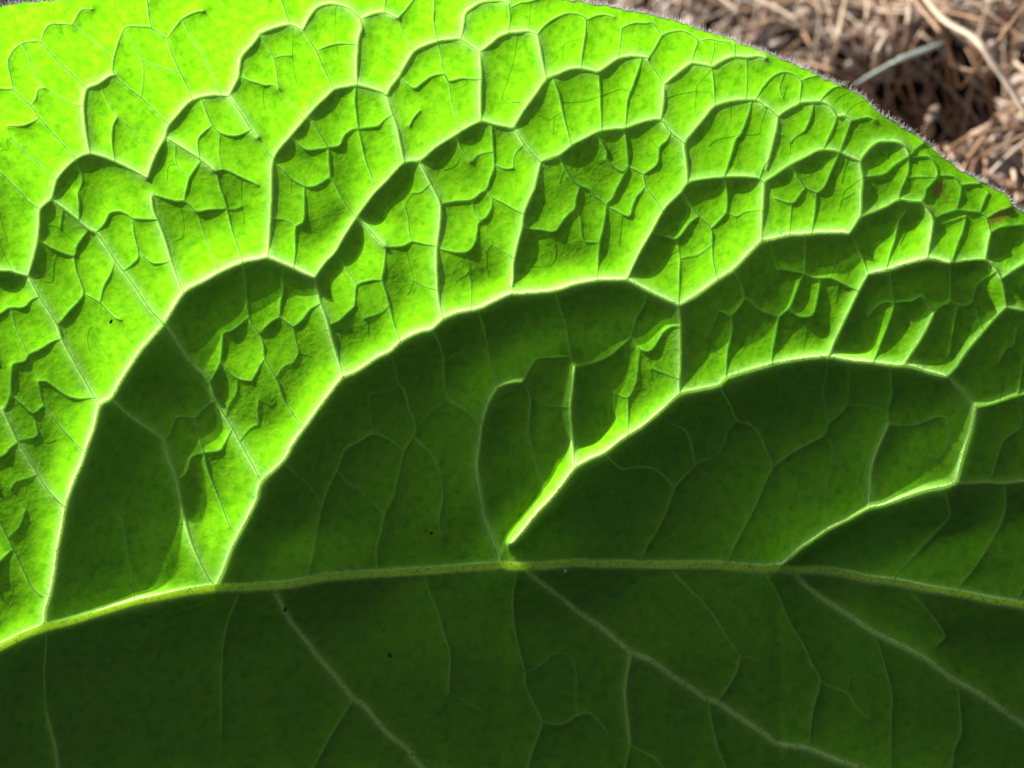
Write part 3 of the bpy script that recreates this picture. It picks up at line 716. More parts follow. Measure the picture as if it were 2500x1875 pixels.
TOP = np.array([(-700, 1832), (-690, 1500), (-620, 1000), (-480, 560), (-280, 220), (-120, 75), (0, 19), (32, 9), (140, 1), (300, -20), (700, -40), (1100, -28), (1300, -12),
    (1402, 3), (1489, 17), (1529, 26), (1596, 38), (1651, 51), (1691, 67), (1746, 84), (1807, 108), (1850, 120), (1880, 131), (1903, 142), (1955, 165), (2013, 191),
    (2063, 214), (2100, 233), (2123, 252), (2145, 276), (2178, 295), (2222, 321), (2253, 341), (2280, 365), (2311, 391), (2346, 417), (2395, 443), (2427, 462), (2455, 476),
    (2473, 500), (2486, 513), (2530, 535), (2620, 600), (2800, 740), (3000, 930), (3250, 1230), (3400, 1480), (3470, 1695)], float)
BOT = np.array([(-700, 1838), (-640, 2050), (-400, 2330), (0, 2600), (600, 2850), (1300, 2900), (2000, 2750), (2700, 2400), (3200, 2010), (3470, 1705)], float)

# relief: the blade sags towards the camera between the veins like a membrane pinned along them
RS = 2.5; U0, V0 = -720.0, -90.0; NU, NV = 1680, 1205
UU, VV = np.meshgrid(U0 + RS * np.arange(NU, dtype=np.float32), V0 + RS * np.arange(NV, dtype=np.float32))
OUTSIDE = (UU < -12) | (UU > 2512) | (VV > 1887) | (VV < -12)
def net(s, seed):
    """polygonal net of finer veins for the blade beyond the traced part: borders between jittered seeds"""
    g = np.random.default_rng(seed); J = g.uniform(-.36, .36, (2, 120, 120)); ci = ((UU - U0) // s).astype(int) + 2; cj = ((VV - V0) // s).astype(int) + 2
    best = np.full(UU.shape, 1e12, np.float32); lab = np.zeros(UU.shape, np.int32)
    for a in (-1, 0, 1):
        for b_ in (-1, 0, 1):
            i = ci + a; j = cj + b_; d = (UU - U0 - (i - 1.5 + J[0][j, i]) * s) ** 2 + (VV - V0 - (j - 1.5 + J[1][j, i]) * s) ** 2
            m = d < best; best[m] = d[m]; lab[m] = (j * 120 + i)[m]
    e = np.zeros(UU.shape, bool); e[:, :-1] |= lab[:, :-1] != lab[:, 1:]; e[:-1] |= lab[:-1] != lab[1:]
    return e & OUTSIDE
NETS = {2: net(230, 1), 3: net(105, 2), 4: net(56, 3)}
def pin_mask(maxlev, rr, sunk=False):
    m = np.zeros((NV, NU), bool)
    for li, (L, P) in enumerate(LINES):
        if L > maxlev or (L == 4 and li in STUBS): continue
        if sunk and L > 0 and (P[:, 1] > np.interp(P[:, 0], MID[:, 0], MID[:, 1]) - 4).mean() > .6: continue
        if sunk and L == 0:      # between the first forks the midrib sinks with the blade
            halves = []
        else: halves = [P]
        for P in halves:
            if len(P) > 3: pin_line(m, P, L, rr)
    for k in NETS:
        if k <= maxlev: m |= NETS[k]
    return m
def pin_line(m, P, L, rr):
        d = smooth_line(P, 2.0) if len(P) < 4 else P
        q = np.vstack([d[:-1] + (d[1:] - d[:-1]) * t for t in (0, .25, .5, .75)] + [d[-1:]])
        iu = ((q[:, 0] - U0) / RS).round().astype(int); iv = ((q[:, 1] - V0) / RS).round().astype(int)
        for du in range(-rr[L], rr[L] + 1):
            for dv in range(-rr[L], rr[L] + 1):
                if du * du + dv * dv > rr[L] ** 2 + .5: continue
                a = iu + du; b = iv + dv; ok = (a >= 0) & (a < NU) & (b >= 0) & (b < NV); m[b[ok], a[ok]] = True
def pool(m):
    h, w = m.shape; m = np.pad(m, ((0, h % 2), (0, w % 2))); return m[0::2, 0::2] | m[1::2, 0::2] | m[0::2, 1::2] | m[1::2, 1::2]
def up2(a, shape):
    b = np.repeat(np.repeat(a, 2, 0), 2, 1)[:shape[0], :shape[1]]
    p = np.pad(b, 1, mode='edge'); return (p[:-2, 1:-1] + p[2:, 1:-1] + p[1:-1, :-2] + p[1:-1, 2:] + 2 * b) / 6
def membrane(mask, lam_px, its=70):
    ms = [mask]
    while min(ms[-1].shape) > 60: ms.append(pool(ms[-1]))
    u = None
    for k in range(len(ms) - 1, -1, -1):
        m = ms[k]; h = RS * 2 ** k; s = (h / lam_px) ** 2
        u = np.where(m, 0, 0.5).astype(np.float32) if u is None else np.where(m, 0, up2(u, m.shape)).astype(np.float32)
        free = (~m).astype(np.float32)
        for it in range(its if k else its // 2):
            p = np.pad(u, 1, mode='edge')
            u = (p[:-2, 1:-1] + p[2:, 1:-1] + p[1:-1, :-2] + p[1:-1, 2:] + s) / (4 + s) * free
    return u
def blur(a, n):
    for _ in range(n):
        p = np.pad(a, 1, mode='edge'); a = (p[:-2, 1:-1] + p[2:, 1:-1] + p[1:-1, :-2] + p[1:-1, 2:] + 2 * a) / 6
    return a
def field(pts):
    """smooth field through (u, v, value) control points"""
    num = 0; den = 0
    for u, v, a in pts:
        w = 1 / (((UU - u) ** 2 + (VV - v) ** 2) / 250.0 ** 2 + 0.15) ** 1.6; num = num + w * a; den = den + w
    return (num / den).astype(np.float32)

midv = np.interp(UU, MID[:, 0], MID[:, 1])
lower = np.clip((VV - midv) / 260, 0, 1); lower = lower * lower * (3 - 2 * lower)
free_rib = np.interp(UU, [330, 640, 1750, 2350], [0, 1, 1, 0]); free_rib = (free_rib * free_rib * (3 - 2 * free_rib)).astype(np.float32)   # where the midrib sinks with the blade
U1 = membrane(pin_mask(1, {0: 2, 1: 1}, True), 112) * free_rib + membrane(pin_mask(1, {0: 2, 1: 1}), 112) * (1 - free_rib)
U2 = membrane(pin_mask(2, {0: 2, 1: 1, 2: 0}, True), 66) * free_rib + membrane(pin_mask(2, {0: 2, 1: 1, 2: 0}), 66) * (1 - free_rib)
U3 = membrane(pin_mask(3, {0: 2, 1: 1, 2: 1, 3: 0}), 36)
U4 = membrane(pin_mask(4, {0: 2, 1: 1, 2: 1, 3: 0, 4: 0}), 18)
# how deep the blade sags inside the cells of each vein order (photo pixels, halves, quarters), on a 50 px lattice
SAG_1 = """
23 22 21 21 21 22 23 24 26 27 28 28 28 28 28 28 29 29 30 31 32 33 33 33 32 32 31 30 30 30 31 31 32 33 33 33 33 33 32 31 30 30 30 30 31 32 33 35 37 40 42 44 47 49 51 52 54
23 22 21 21 21 22 23 24 26 27 28 28 28 28 28 28 29 29 30 31 32 33 33 33 32 32 31 30 30 30 31 31 32 33 33 33 33 33 32 31 30 30 30 30 31 32 33 35 37 40 42 44 47 49 51 52 54
21 20 19 19 19 20 21 23 24 26 27 27 27 27 27 26 27 27 28 29 31 31 32 32 31 30 29 28 28 28 29 30 31 32 32 33 32 31 30 29 28 28 27 28 29 30 32 34 36 39 41 44 46 49 51 53 54
19 18 17 17 17 17 19 20 22 24 25 26 25 25 24 24 24 24 26 27 29 30 31 30 29 28 27 26 25 26 26 27 29 30 31 31 31 30 29 27 26 25 25 25 26 27 29 32 35 38 41 44 46 49 51 53 55
17 15 15 14 14 15 16 18 20 23 24 24 24 23 22 21 21 21 23 25 27 29 30 29 27 26 24 23 22 23 24 25 27 29 30 30 30 29 27 25 23 22 22 22 23 25 27 30 34 37 40 44 46 49 52 54 56
15 14 13 12 12 13 14 16 19 21 23 23 22 21 19 18 17 18 20 23 26 28 29 28 26 24 21 20 19 20 21 23 25 27 29 30 29 28 25 23 21 19 19 20 21 23 26 29 33 37 40 44 47 50 52 54 56
14 12 11 10 10 11 12 14 17 20 22 23 21 19 17 15 15 16 18 21 24 28 29 28 25 22 19 17 17 17 18 20 22 25 27 29 29 27 24 21 19 17 16 17 19 21 24 28 32 37 41 45 48 51 53 55 57
13 11 10 9 9 10 11 13 16 20 22 22 20 18 15 13 13 14 16 19 24 28 30 28 24 20 17 15 15 14 15 17 21 24 27 29 29 26 23 20 17 16 15 16 17 20 23 27 32 37 42 46 49 52 54 57 59
12 11 9 9 9 9 10 12 16 20 23 23 20 17 14 12 12 12 14 17 22 29 31 28 23 18 15 14 14 12 12 16 21 25 27 28 28 26 22 19 17 15 15 15 16 18 21 26 33 39 44 47 51 54 56 58 60
12 11 9 9 9 9 10 13 17 22 25 27 25 19 14 12 11 11 14 18 23 29 33 30 23 17 14 14 14 13 13 16 18 22 26 28 28 26 22 19 16 15 15 15 16 18 19 26 35 41 46 50 53 55 58 60 61
13 11 10 9 9 9 11 13 18 25 29 34 39 27 17 13 11 11 15 20 25 31 36 33 26 18 15 15 15 14 14 15 16 20 27 29 30 28 24 20 18 16 15 14 17 20 22 29 40 42 46 51 55 57 59 61 63
15 13 11 10 10 11 13 15 21 29 32 32 37 30 20 16 16 16 19 24 29 36 41 38 36 27 19 16 15 15 13 13 17 22 28 31 31 29 26 24 23 21 16 15 19 24 25 30 37 37 41 48 54 57 60 63 64
18 16 14 13 13 15 18 22 26 33 35 30 31 31 27 25 26 25 26 30 35 44 48 43 43 39 28 22 20 15 9 10 17 24 28 31 31 30 29 30 32 31 22 19 22 25 25 29 36 34 34 40 47 51 57 63 65
22 20 19 18 18 21 27 32 34 38 41 39 39 39 38 40 42 38 33 33 39 54 60 47 45 42 34 30 28 20 11 11 16 22 28 31 32 33 33 35 35 34 27 26 29 32 31 38 47 47 40 39 43 43 49 61 66
27 26 25 24 25 28 33 40 44 46 47 49 50 51 53 57 62 57 48 42 49 75 79 53 48 44 33 30 33 31 21 14 14 19 25 30 33 35 36 37 36 31 27 30 36 37 37 46 53 59 50 43 44 43 48 61 67
34 33 32 32 32 34 36 43 51 51 50 52 56 60 63 66 72 74 70 63 65 76 68 48 47 45 30 23 32 40 32 21 17 21 26 32 32 34 37 40 32 20 19 29 35 29 26 38 50 52 45 41 44 45 52 64 70
40 40 40 41 43 44 41 43 49 49 48 51 56 61 62 62 69 75 79 75 66 58 50 43 47 47 35 28 39 54 47 37 32 31 35 39 36 36 39 30 16 17 17 18 24 21 25 37 40 38 32 29 32 33 45 64 71
46 46 47 49 55 58 49 46 46 45 45 48 53 60 63 63 62 60 64 55 36 32 38 46 56 58 52 51 61 76 67 54 48 44 46 50 46 41 29 17 18 19 20 20 20 19 32 20 17 17 18 19 20 21 22 52 70
51 51 52 52 54 55 52 49 46 43 41 41 46 57 62 58 51 47 50 39 21 17 24 46 68 73 66 66 71 74 68 59 55 52 50 53 51 27 19 20 21 22 22 22 22 21 26 18 18 18 18 20 21 22 23 47 70
55 56 56 53 49 50 52 53 48 42 35 30 35 48 52 48 48 49 49 41 24 19 27 52 74 85 79 74 70 65 57 45 42 42 39 41 24 21 22 23 23 24 25 25 25 29 28 20 20 20 20 22 23 23 24 40 69
59 59 58 51 41 41 47 53 51 44 32 26 35 46 43 44 48 49 50 51 47 43 53 68 80 93 92 81 69 56 42 31 30 29 29 26 24 25 26 26 26 26 28 35 45 85 58 25 24 23 24 24 25 25 25 30 66
61 62 61 50 36 35 43 53 57 53 44 45 60 60 43 41 41 41 50 64 73 76 81 88 95 101 96 80 62 47 36 36 43 40 35 28 28 29 29 28 28 28 44 73 99 122 101 61 36 27 26 26 26 26 26 29 66
63 64 64 56 43 40 46 59 68 69 69 76 88 84 64 51 38 37 54 75 87 93 98 103 107 106 96 69 48 45 44 46 57 62 48 41 44 36 33 32 31 41 71 96 109 115 112 103 88 65 52 27 27 27 27 27 61
64 65 66 63 53 47 53 68 79 81 80 84 95 94 86 71 50 47 66 84 93 99 105 109 111 109 97 66 46 53 58 52 64 81 70 69 87 94 88 79 75 85 98 106 110 112 113 110 104 97 68 27 27 27 27 27 49
64 65 66 64 56 49 55 74 87 90 86 86 91 82 74 77 70 66 79 90 96 101 106 110 111 109 101 81 67 71 70 61 89 127 109 103 112 115 113 108 104 104 105 108 110 112 112 110 101 88 36 27 27 27 27 27 44
64 64 64 59 51 50 61 81 93 97 95 93 86 69 58 59 66 64 75 90 97 101 105 108 109 107 103 95 87 85 83 81 128 167 130 118 118 118 116 113 109 106 106 107 109 110 110 107 90 49 28 27 27 27 27 27 45
63 62 61 54 45 50 67 86 97 100 100 96 80 64 63 61 52 40 57 86 96 100 103 105 106 104 101 97 94 101 117 115 123 129 120 118 118 118 116 113 110 106 105 106 107 111 115 108 75 31 28 28 28 28 28 28 54
61 60 58 49 38 42 62 83 97 101 101 97 85 72 70 71 56 42 61 87 95 98 100 102 102 101 99 97 105 143 175 147 112 109 113 116 117 116 115 112 109 106 105 106 112 126 140 111 56 29 29 29 29 28 28 36 74
60 59 56 49 38 38 52 74 92 99 100 96 89 83 77 72 67 69 81 90 94 96 98 99 99 99 98 102 137 176 178 130 103 105 111 113 114 114 113 110 107 105 104 108 129 158 157 111 64 48 46 37 32 32 44 77 90
60 58 56 51 43 40 49 66 83 93 95 88 72 67 66 49 51 71 80 82 85 89 94 96 96 96 97 110 147 115 58 51 69 93 106 110 111 111 110 108 104 103 103 109 130 145 129 105 89 85 84 75 53 33 35 67 87
60 58 55 50 43 44 52 63 77 89 94 77 58 58 50 29 31 43 39 40 53 69 84 93 94 94 95 101 76 28 28 29 35 74 100 107 108 108 107 104 100 99 101 104 110 111 105 100 96 79 45 30 30 30 29 31 68
60 58 55 47 38 43 54 64 80 116 146 98 61 61 46 27 27 27 27 27 32 55 77 90 92 93 93 90 59 28 28 29 43 77 99 104 105 105 104 101 98 98 99 100 100 100 100 99 89 46 30 30 30 30 29 29 55
61 59 57 48 38 44 57 70 103 146 156 159 86 75 61 43 37 28 27 30 49 69 83 90 91 91 91 90 81 62 55 64 79 93 99 101 102 102 102 101 99 99 99 99 99 99 99 98 88 44 30 30 30 29 29 29 63
62 61 59 54 48 52 61 73 107 143 151 148 93 84 80 74 70 65 64 70 79 85 88 89 90 90 90 90 90 89 89 91 94 96 98 99 100 100 100 99 99 98 98 98 98 98 98 98 95 77 43 30 30 29 29 54 84
63 62 61 59 56 59 64 71 82 98 103 93 84 84 84 84 84 84 84 86 87 87 88 88 89 89 89 90 90 91 92 93 94 95 96 97 98 98 98 98 98 97 97 97 97 97 98 98 98 96 91 81 70 65 74 90 94
64 63 63 62 62 64 66 69 73 76 79 80 81 82 83 84 84 85 85 86 86 87 87 88 88 88 89 89 89 90 91 92 93 94 94 95 96 96 96 96 96 96 96 96 97 97 97 97 98 98 97 97 96 95 95 95 95
65 65 65 65 65 67 68 70 72 74 77 78 80 81 82 83 83 84 85 85 85 86 86 87 87 87 88 88 89 89 90 91 92 92 93 94 94 95 95 95 95 95 95 96 96 96 96 97 97 97 97 97 97 96 96 95 95
66 66 66 67 67 68 69 71 73 74 76 78 79 80 81 82 83 83 84 84 85 85 86 86 86 87 87 88 88 89 89 90 91 91 92 93 93 93 94 94 94 94 95 95 95 95 96 96 96 96 96 96 96 96 95 95 94
67 67 67 68 68 69 70 72 73 75 76 77 79 80 81 81 82 83 83 84 84 85 85 85 86 86 87 87 87 88 89 89 90 90 91 92 92 92 93 93 93 94 94 94 94 95 95 95 95 95 95 95 95 95 95 94 94
68 68 68 69 69 70 71 72 74 75 76 77 78 79 80 81 81 82 83 83 83 84 84 85 85 86 86 86 87 87 88 88 89 90 90 91 91 91 92 92 92 93 93 93 94 94 94 94 95 95 95 95 94 94 94 93 93
69 69 69 70 70 71 72 73 74 75 76 77 78 79 80 80 81 82 82 83 83 83 84 84 85 85 85 86 86 87 87 88 88 89 89 90 90 91 91 91 92 92 92 93 93 93 93 94 94 94 94 94 94 93 93 93 92
69 70 70 70 71 72 72 73 74 75 76 77 78 79 79 80 80 81 82 82 82 83 83 84 84 84 85 85 86 86 87 87 88 88 89 89 89 90 90 91 91 91 92 92 92 92 93 93 93 93 93 93 93 93 92 92 92
"""
SAG_2 = """
53 53 53 53 53 53 54 54 55 55 55 56 56 56 56 57 57 57 57 57 57 57 56 55 54 53 52 51 51 50 50 50 49 48 47 46 44 43 42 41 40 39 38 38 38 38 39 40 40 41 42 43 44 45 46 47 48
53 53 53 53 53 53 54 54 55 55 55 56 56 56 56 57 57 57 57 57 57 57 56 55 54 53 52 51 51 50 50 50 49 48 47 46 44 43 42 41 40 39 38 38 38 38 39 40 40 41 42 43 44 45 46 47 48
53 53 53 53 53 53 53 54 54 55 55 56 56 56 56 57 57 57 57 57 57 57 56 55 54 53 51 51 50 50 50 50 49 48 47 45 44 42 41 40 39 38 37 37 37 37 38 39 40 41 42 43 44 45 46 47 48
53 53 53 53 53 53 53 53 54 55 55 56 56 56 56 56 56 57 57 57 57 57 56 54 53 52 50 49 49 49 49 49 49 48 46 44 43 41 40 38 37 36 36 35 36 36 37 38 39 40 41 42 43 45 46 47 48
53 53 52 52 52 52 53 53 54 54 55 56 56 56 56 56 56 56 57 57 58 57 57 53 51 51 49 48 48 48 48 49 49 47 45 43 42 40 39 37 36 35 34 34 34 35 36 37 38 39 41 42 43 44 46 47 48
53 52 52 52 52 52 52 53 54 54 55 55 56 56 56 56 54 55 57 57 58 58 57 55 52 50 48 47 46 47 48 49 48 47 44 42 41 39 38 36 34 32 31 32 33 34 35 36 38 39 40 42 43 44 46 47 48
53 52 52 52 52 52 52 53 53 54 55 55 56 56 56 56 55 55 57 57 58 59 58 57 53 50 48 46 46 46 47 46 45 42 38 40 39 38 37 35 33 28 27 31 32 33 34 36 37 39 40 41 43 44 46 48 49
53 52 52 52 52 52 52 53 53 52 54 55 55 57 58 56 56 56 57 57 60 67 61 58 54 50 48 46 46 45 42 43 45 42 38 38 37 37 37 35 33 30 29 30 31 32 34 35 37 38 40 41 43 45 46 48 50
53 52 52 52 52 52 52 53 54 54 54 55 53 58 61 56 56 56 57 52 50 68 65 61 52 48 49 46 48 41 30 44 52 47 40 36 36 36 36 35 33 31 30 30 31 31 31 33 36 38 39 41 43 45 47 49 51
53 53 52 52 52 52 53 53 54 55 55 56 58 53 55 55 51 49 56 54 52 63 68 66 55 48 48 52 71 48 42 54 43 37 34 29 33 35 32 35 35 33 32 31 31 28 23 26 37 37 39 41 43 46 48 50 52
53 53 53 53 53 53 53 51 53 57 56 68 118 87 53 52 45 38 51 52 52 58 73 70 59 39 51 69 82 68 64 46 24 35 47 38 36 37 35 37 38 37 34 28 30 36 26 31 49 34 37 41 45 47 50 52 54
54 53 53 53 54 54 53 41 46 65 59 48 83 64 45 43 51 47 50 51 50 65 79 66 92 69 57 45 59 66 48 35 40 43 49 48 43 40 39 39 41 49 29 26 36 41 31 27 31 24 31 41 46 50 52 54 56
54 54 54 54 55 56 59 55 47 58 55 30 36 47 42 39 51 42 39 49 54 75 86 72 88 96 69 60 61 50 24 24 42 56 65 62 55 43 39 49 59 88 32 31 28 29 21 21 28 20 19 31 39 47 53 57 59
55 55 55 55 55 58 74 79 51 58 59 51 45 44 41 43 52 37 33 37 50 72 98 61 66 71 56 60 66 49 24 24 39 58 77 78 71 59 50 49 44 51 38 36 38 42 27 39 51 54 30 29 38 32 40 60 62
55 56 56 55 51 57 59 64 69 65 63 61 57 52 47 51 57 53 44 32 53 135 183 65 77 65 42 45 58 61 49 25 26 48 71 86 86 76 54 50 45 35 24 28 43 54 55 81 52 102 58 42 50 41 38 62 65
56 56 57 54 45 53 49 62 91 73 65 64 62 59 56 53 55 61 67 66 83 117 120 51 62 61 30 24 41 66 56 32 31 47 67 90 78 64 57 55 48 32 29 39 45 32 22 46 69 67 50 42 40 37 53 68 69
56 57 57 58 60 62 43 56 70 68 66 65 63 58 45 33 46 56 71 81 105 91 73 45 58 55 33 25 39 83 62 70 72 80 97 125 69 61 62 50 23 16 17 20 29 22 25 56 76 73 49 52 158 63 69 75 73
56 57 57 60 79 104 64 61 65 66 66 65 61 52 44 40 42 35 49 51 33 46 66 62 68 58 52 62 80 158 110 87 88 90 101 126 86 68 56 26 18 17 18 19 20 22 61 67 26 27 26 26 26 25 24 66 75
56 56 57 57 56 62 62 64 64 64 60 59 54 50 47 35 25 19 32 30 22 23 28 63 76 74 56 71 91 105 98 90 88 87 84 89 104 76 23 19 18 18 18 19 21 23 99 24 26 27 28 28 27 26 25 64 77
56 56 56 55 50 54 61 71 67 60 48 32 26 33 32 19 25 28 34 30 22 21 23 47 54 79 68 80 96 98 94 66 63 67 41 66 42 21 20 19 18 18 19 20 21 34 91 25 27 28 28 28 27 26 25 59 78
55 55 55 49 31 35 49 60 59 55 33 14 19 23 18 24 25 27 29 34 42 38 44 45 44 74 86 94 99 92 67 29 28 26 25 33 21 19 18 17 17 18 24 28 41 134 82 25 27 28 28 28 27 26 25 49 78
54 54 54 43 19 25 31 50 54 50 31 23 35 30 13 15 19 19 28 42 53 53 46 50 58 69 83 92 97 68 34 53 86 38 30 21 19 17 16 16 16 17 21 50 73 102 84 64 56 27 27 30 26 25 25 52 78
54 53 53 48 27 25 30 45 51 49 43 40 42 39 27 23 14 15 27 47 51 49 46 47 50 58 73 69 42 69 60 56 70 72 29 18 27 23 18 14 14 21 44 59 66 72 75 78 79 73 74 71 24 24 24 44 76
53 53 52 50 38 30 33 46 49 48 40 36 42 42 41 32 19 18 38 48 47 44 41 39 40 46 58 48 27 70 87 55 63 69 34 27 38 37 34 32 35 43 50 57 63 69 73 75 76 76 100 28 23 23 23 29 73
52 52 51 50 41 29 26 44 48 48 40 35 42 35 28 54 38 32 45 46 43 40 37 35 35 38 46 54 57 81 85 45 64 110 53 41 37 33 32 33 35 39 46 53 61 67 71 73 73 74 146 22 22 22 23 27 72
52 51 51 47 31 30 33 46 48 48 47 46 43 27 18 16 38 37 42 45 42 38 36 34 34 35 41 52 65 75 79 50 138 131 53 39 33 30 30 30 32 36 42 50 59 65 70 72 69 36 24 22 22 22 22 27 71
51 51 50 45 30 35 45 48 48 48 48 47 37 20 39 26 27 14 24 43 41 38 36 34 34 35 40 48 58 69 96 87 74 57 44 36 32 30 29 29 31 35 40 48 57 64 71 76 77 25 22 22 22 22 22 29 70
51 50 50 43 23 29 46 48 48 48 48 48 42 29 29 39 27 14 31 44 41 39 37 35 35 37 40 46 55 86 139 115 58 49 42 36 32 30 29 30 31 34 40 47 56 70 109 101 28 22 22 22 22 22 22 52 72
51 50 50 46 30 27 43 48 48 48 48 48 47 55 39 41 41 40 45 45 42 40 38 37 38 39 42 47 67 125 130 81 55 48 42 36 33 31 30 31 32 36 41 48 71 126 142 89 33 31 47 55 53 54 62 71 72
51 50 50 49 39 28 42 48 48 48 48 47 32 26 40 22 22 44 47 45 43 42 41 40 40 41 44 51 112 119 51 36 43 46 43 38 35 33 32 33 34 37 42 50 83 113 82 69 67 69 71 71 68 46 41 67 71
51 50 50 47 39 41 47 48 48 48 48 40 24 27 33 15 16 34 27 23 29 33 40 42 43 44 46 54 70 16 16 16 16 34 43 40 37 35 35 35 34 38 44 50 58 63 64 66 68 66 54 34 22 21 21 36 69
51 50 50 43 24 36 48 49 49 57 79 39 20 34 24 15 15 15 15 14 14 19 37 45 45 46 48 50 37 16 16 16 20 39 45 42 40 38 38 38 36 41 46 50 54 59 62 65 65 35 21 21 21 21 21 26 67
51 50 50 42 22 33 48 51 69 108 108 107 42 46 36 21 20 15 15 17 30 39 45 47 47 48 49 51 51 47 46 47 49 49 47 44 42 41 41 41 42 45 48 51 55 58 61 64 64 33 20 21 21 21 21 31 67
51 51 50 47 38 43 49 55 85 108 109 90 51 50 49 48 48 46 46 48 49 49 49 49 49 50 50 51 52 53 53 52 51 50 48 46 45 44 44 44 45 47 49 52 55 58 61 63 65 62 49 31 23 21 24 60 68
51 51 51 48 43 48 50 51 54 56 54 51 50 50 51 51 51 51 51 50 50 50 50 50 50 51 51 52 53 53 53 53 52 51 49 48 47 46 46 47 48 49 51 53 56 58 60 62 64 65 66 66 66 65 66 68 68
51 51 51 50 49 50 50 50 50 50 50 50 51 51 51 51 51 51 51 51 51 51 51 51 51 52 52 53 53 53 53 53 52 51 50 50 49 48 48 49 49 51 52 54 56 58 60 62 63 64 65 66 66 67 67 67 67
52 51 51 51 51 51 51 51 51 51 51 51 51 51 51 51 52 52 52 52 52 52 52 52 52 52 53 53 53 54 53 53 53 52 51 51 50 50 50 50 51 52 53 55 56 58 60 61 62 63 64 65 66 66 66 66 66
52 52 52 51 51 51 51 51 51 51 51 51 51 52 52 52 52 52 52 52 52 52 52 53 53 53 53 54 54 54 54 54 53 53 52 52 52 51 51 52 52 53 54 55 57 58 59 61 62 63 64 64 65 65 65 66 66
52 52 52 52 52 51 51 51 51 51 52 52 52 52 52 52 52 52 53 53 53 53 53 53 53 54 54 54 54 54 54 54 54 53 53 53 53 53 53 53 53 54 55 56 57 58 59 60 61 62 63 64 64 65 65 65 65
52 52 52 52 52 52 52 52 52 52 52 52 52 52 52 53 53 53 53 53 53 53 53 54 54 54 54 54 54 54 54 54 54 54 54 54 53 53 54 54 54 55 56 56 57 58 59 60 61 62 62 63 64 64 64 64 65
53 53 52 52 52 52 52 52 52 52 52 52 52 53 53 53 53 53 53 53 54 54 54 54 54 54 54 55 55 55 55 55 55 54 54 54 54 54 54 55 55 56 56 57 58 58 59 60 61 61 62 63 63 63 64 64 64
53 53 53 53 53 53 52 52 53 53 53 53 53 53 53 53 53 53 54 54 54 54 54 54 54 55 55 55 55 55 55 55 55 55 55 55 55 55 55 55 56 56 57 57 58 59 59 60 61 61 62 62 63 63 63 63 64
"""
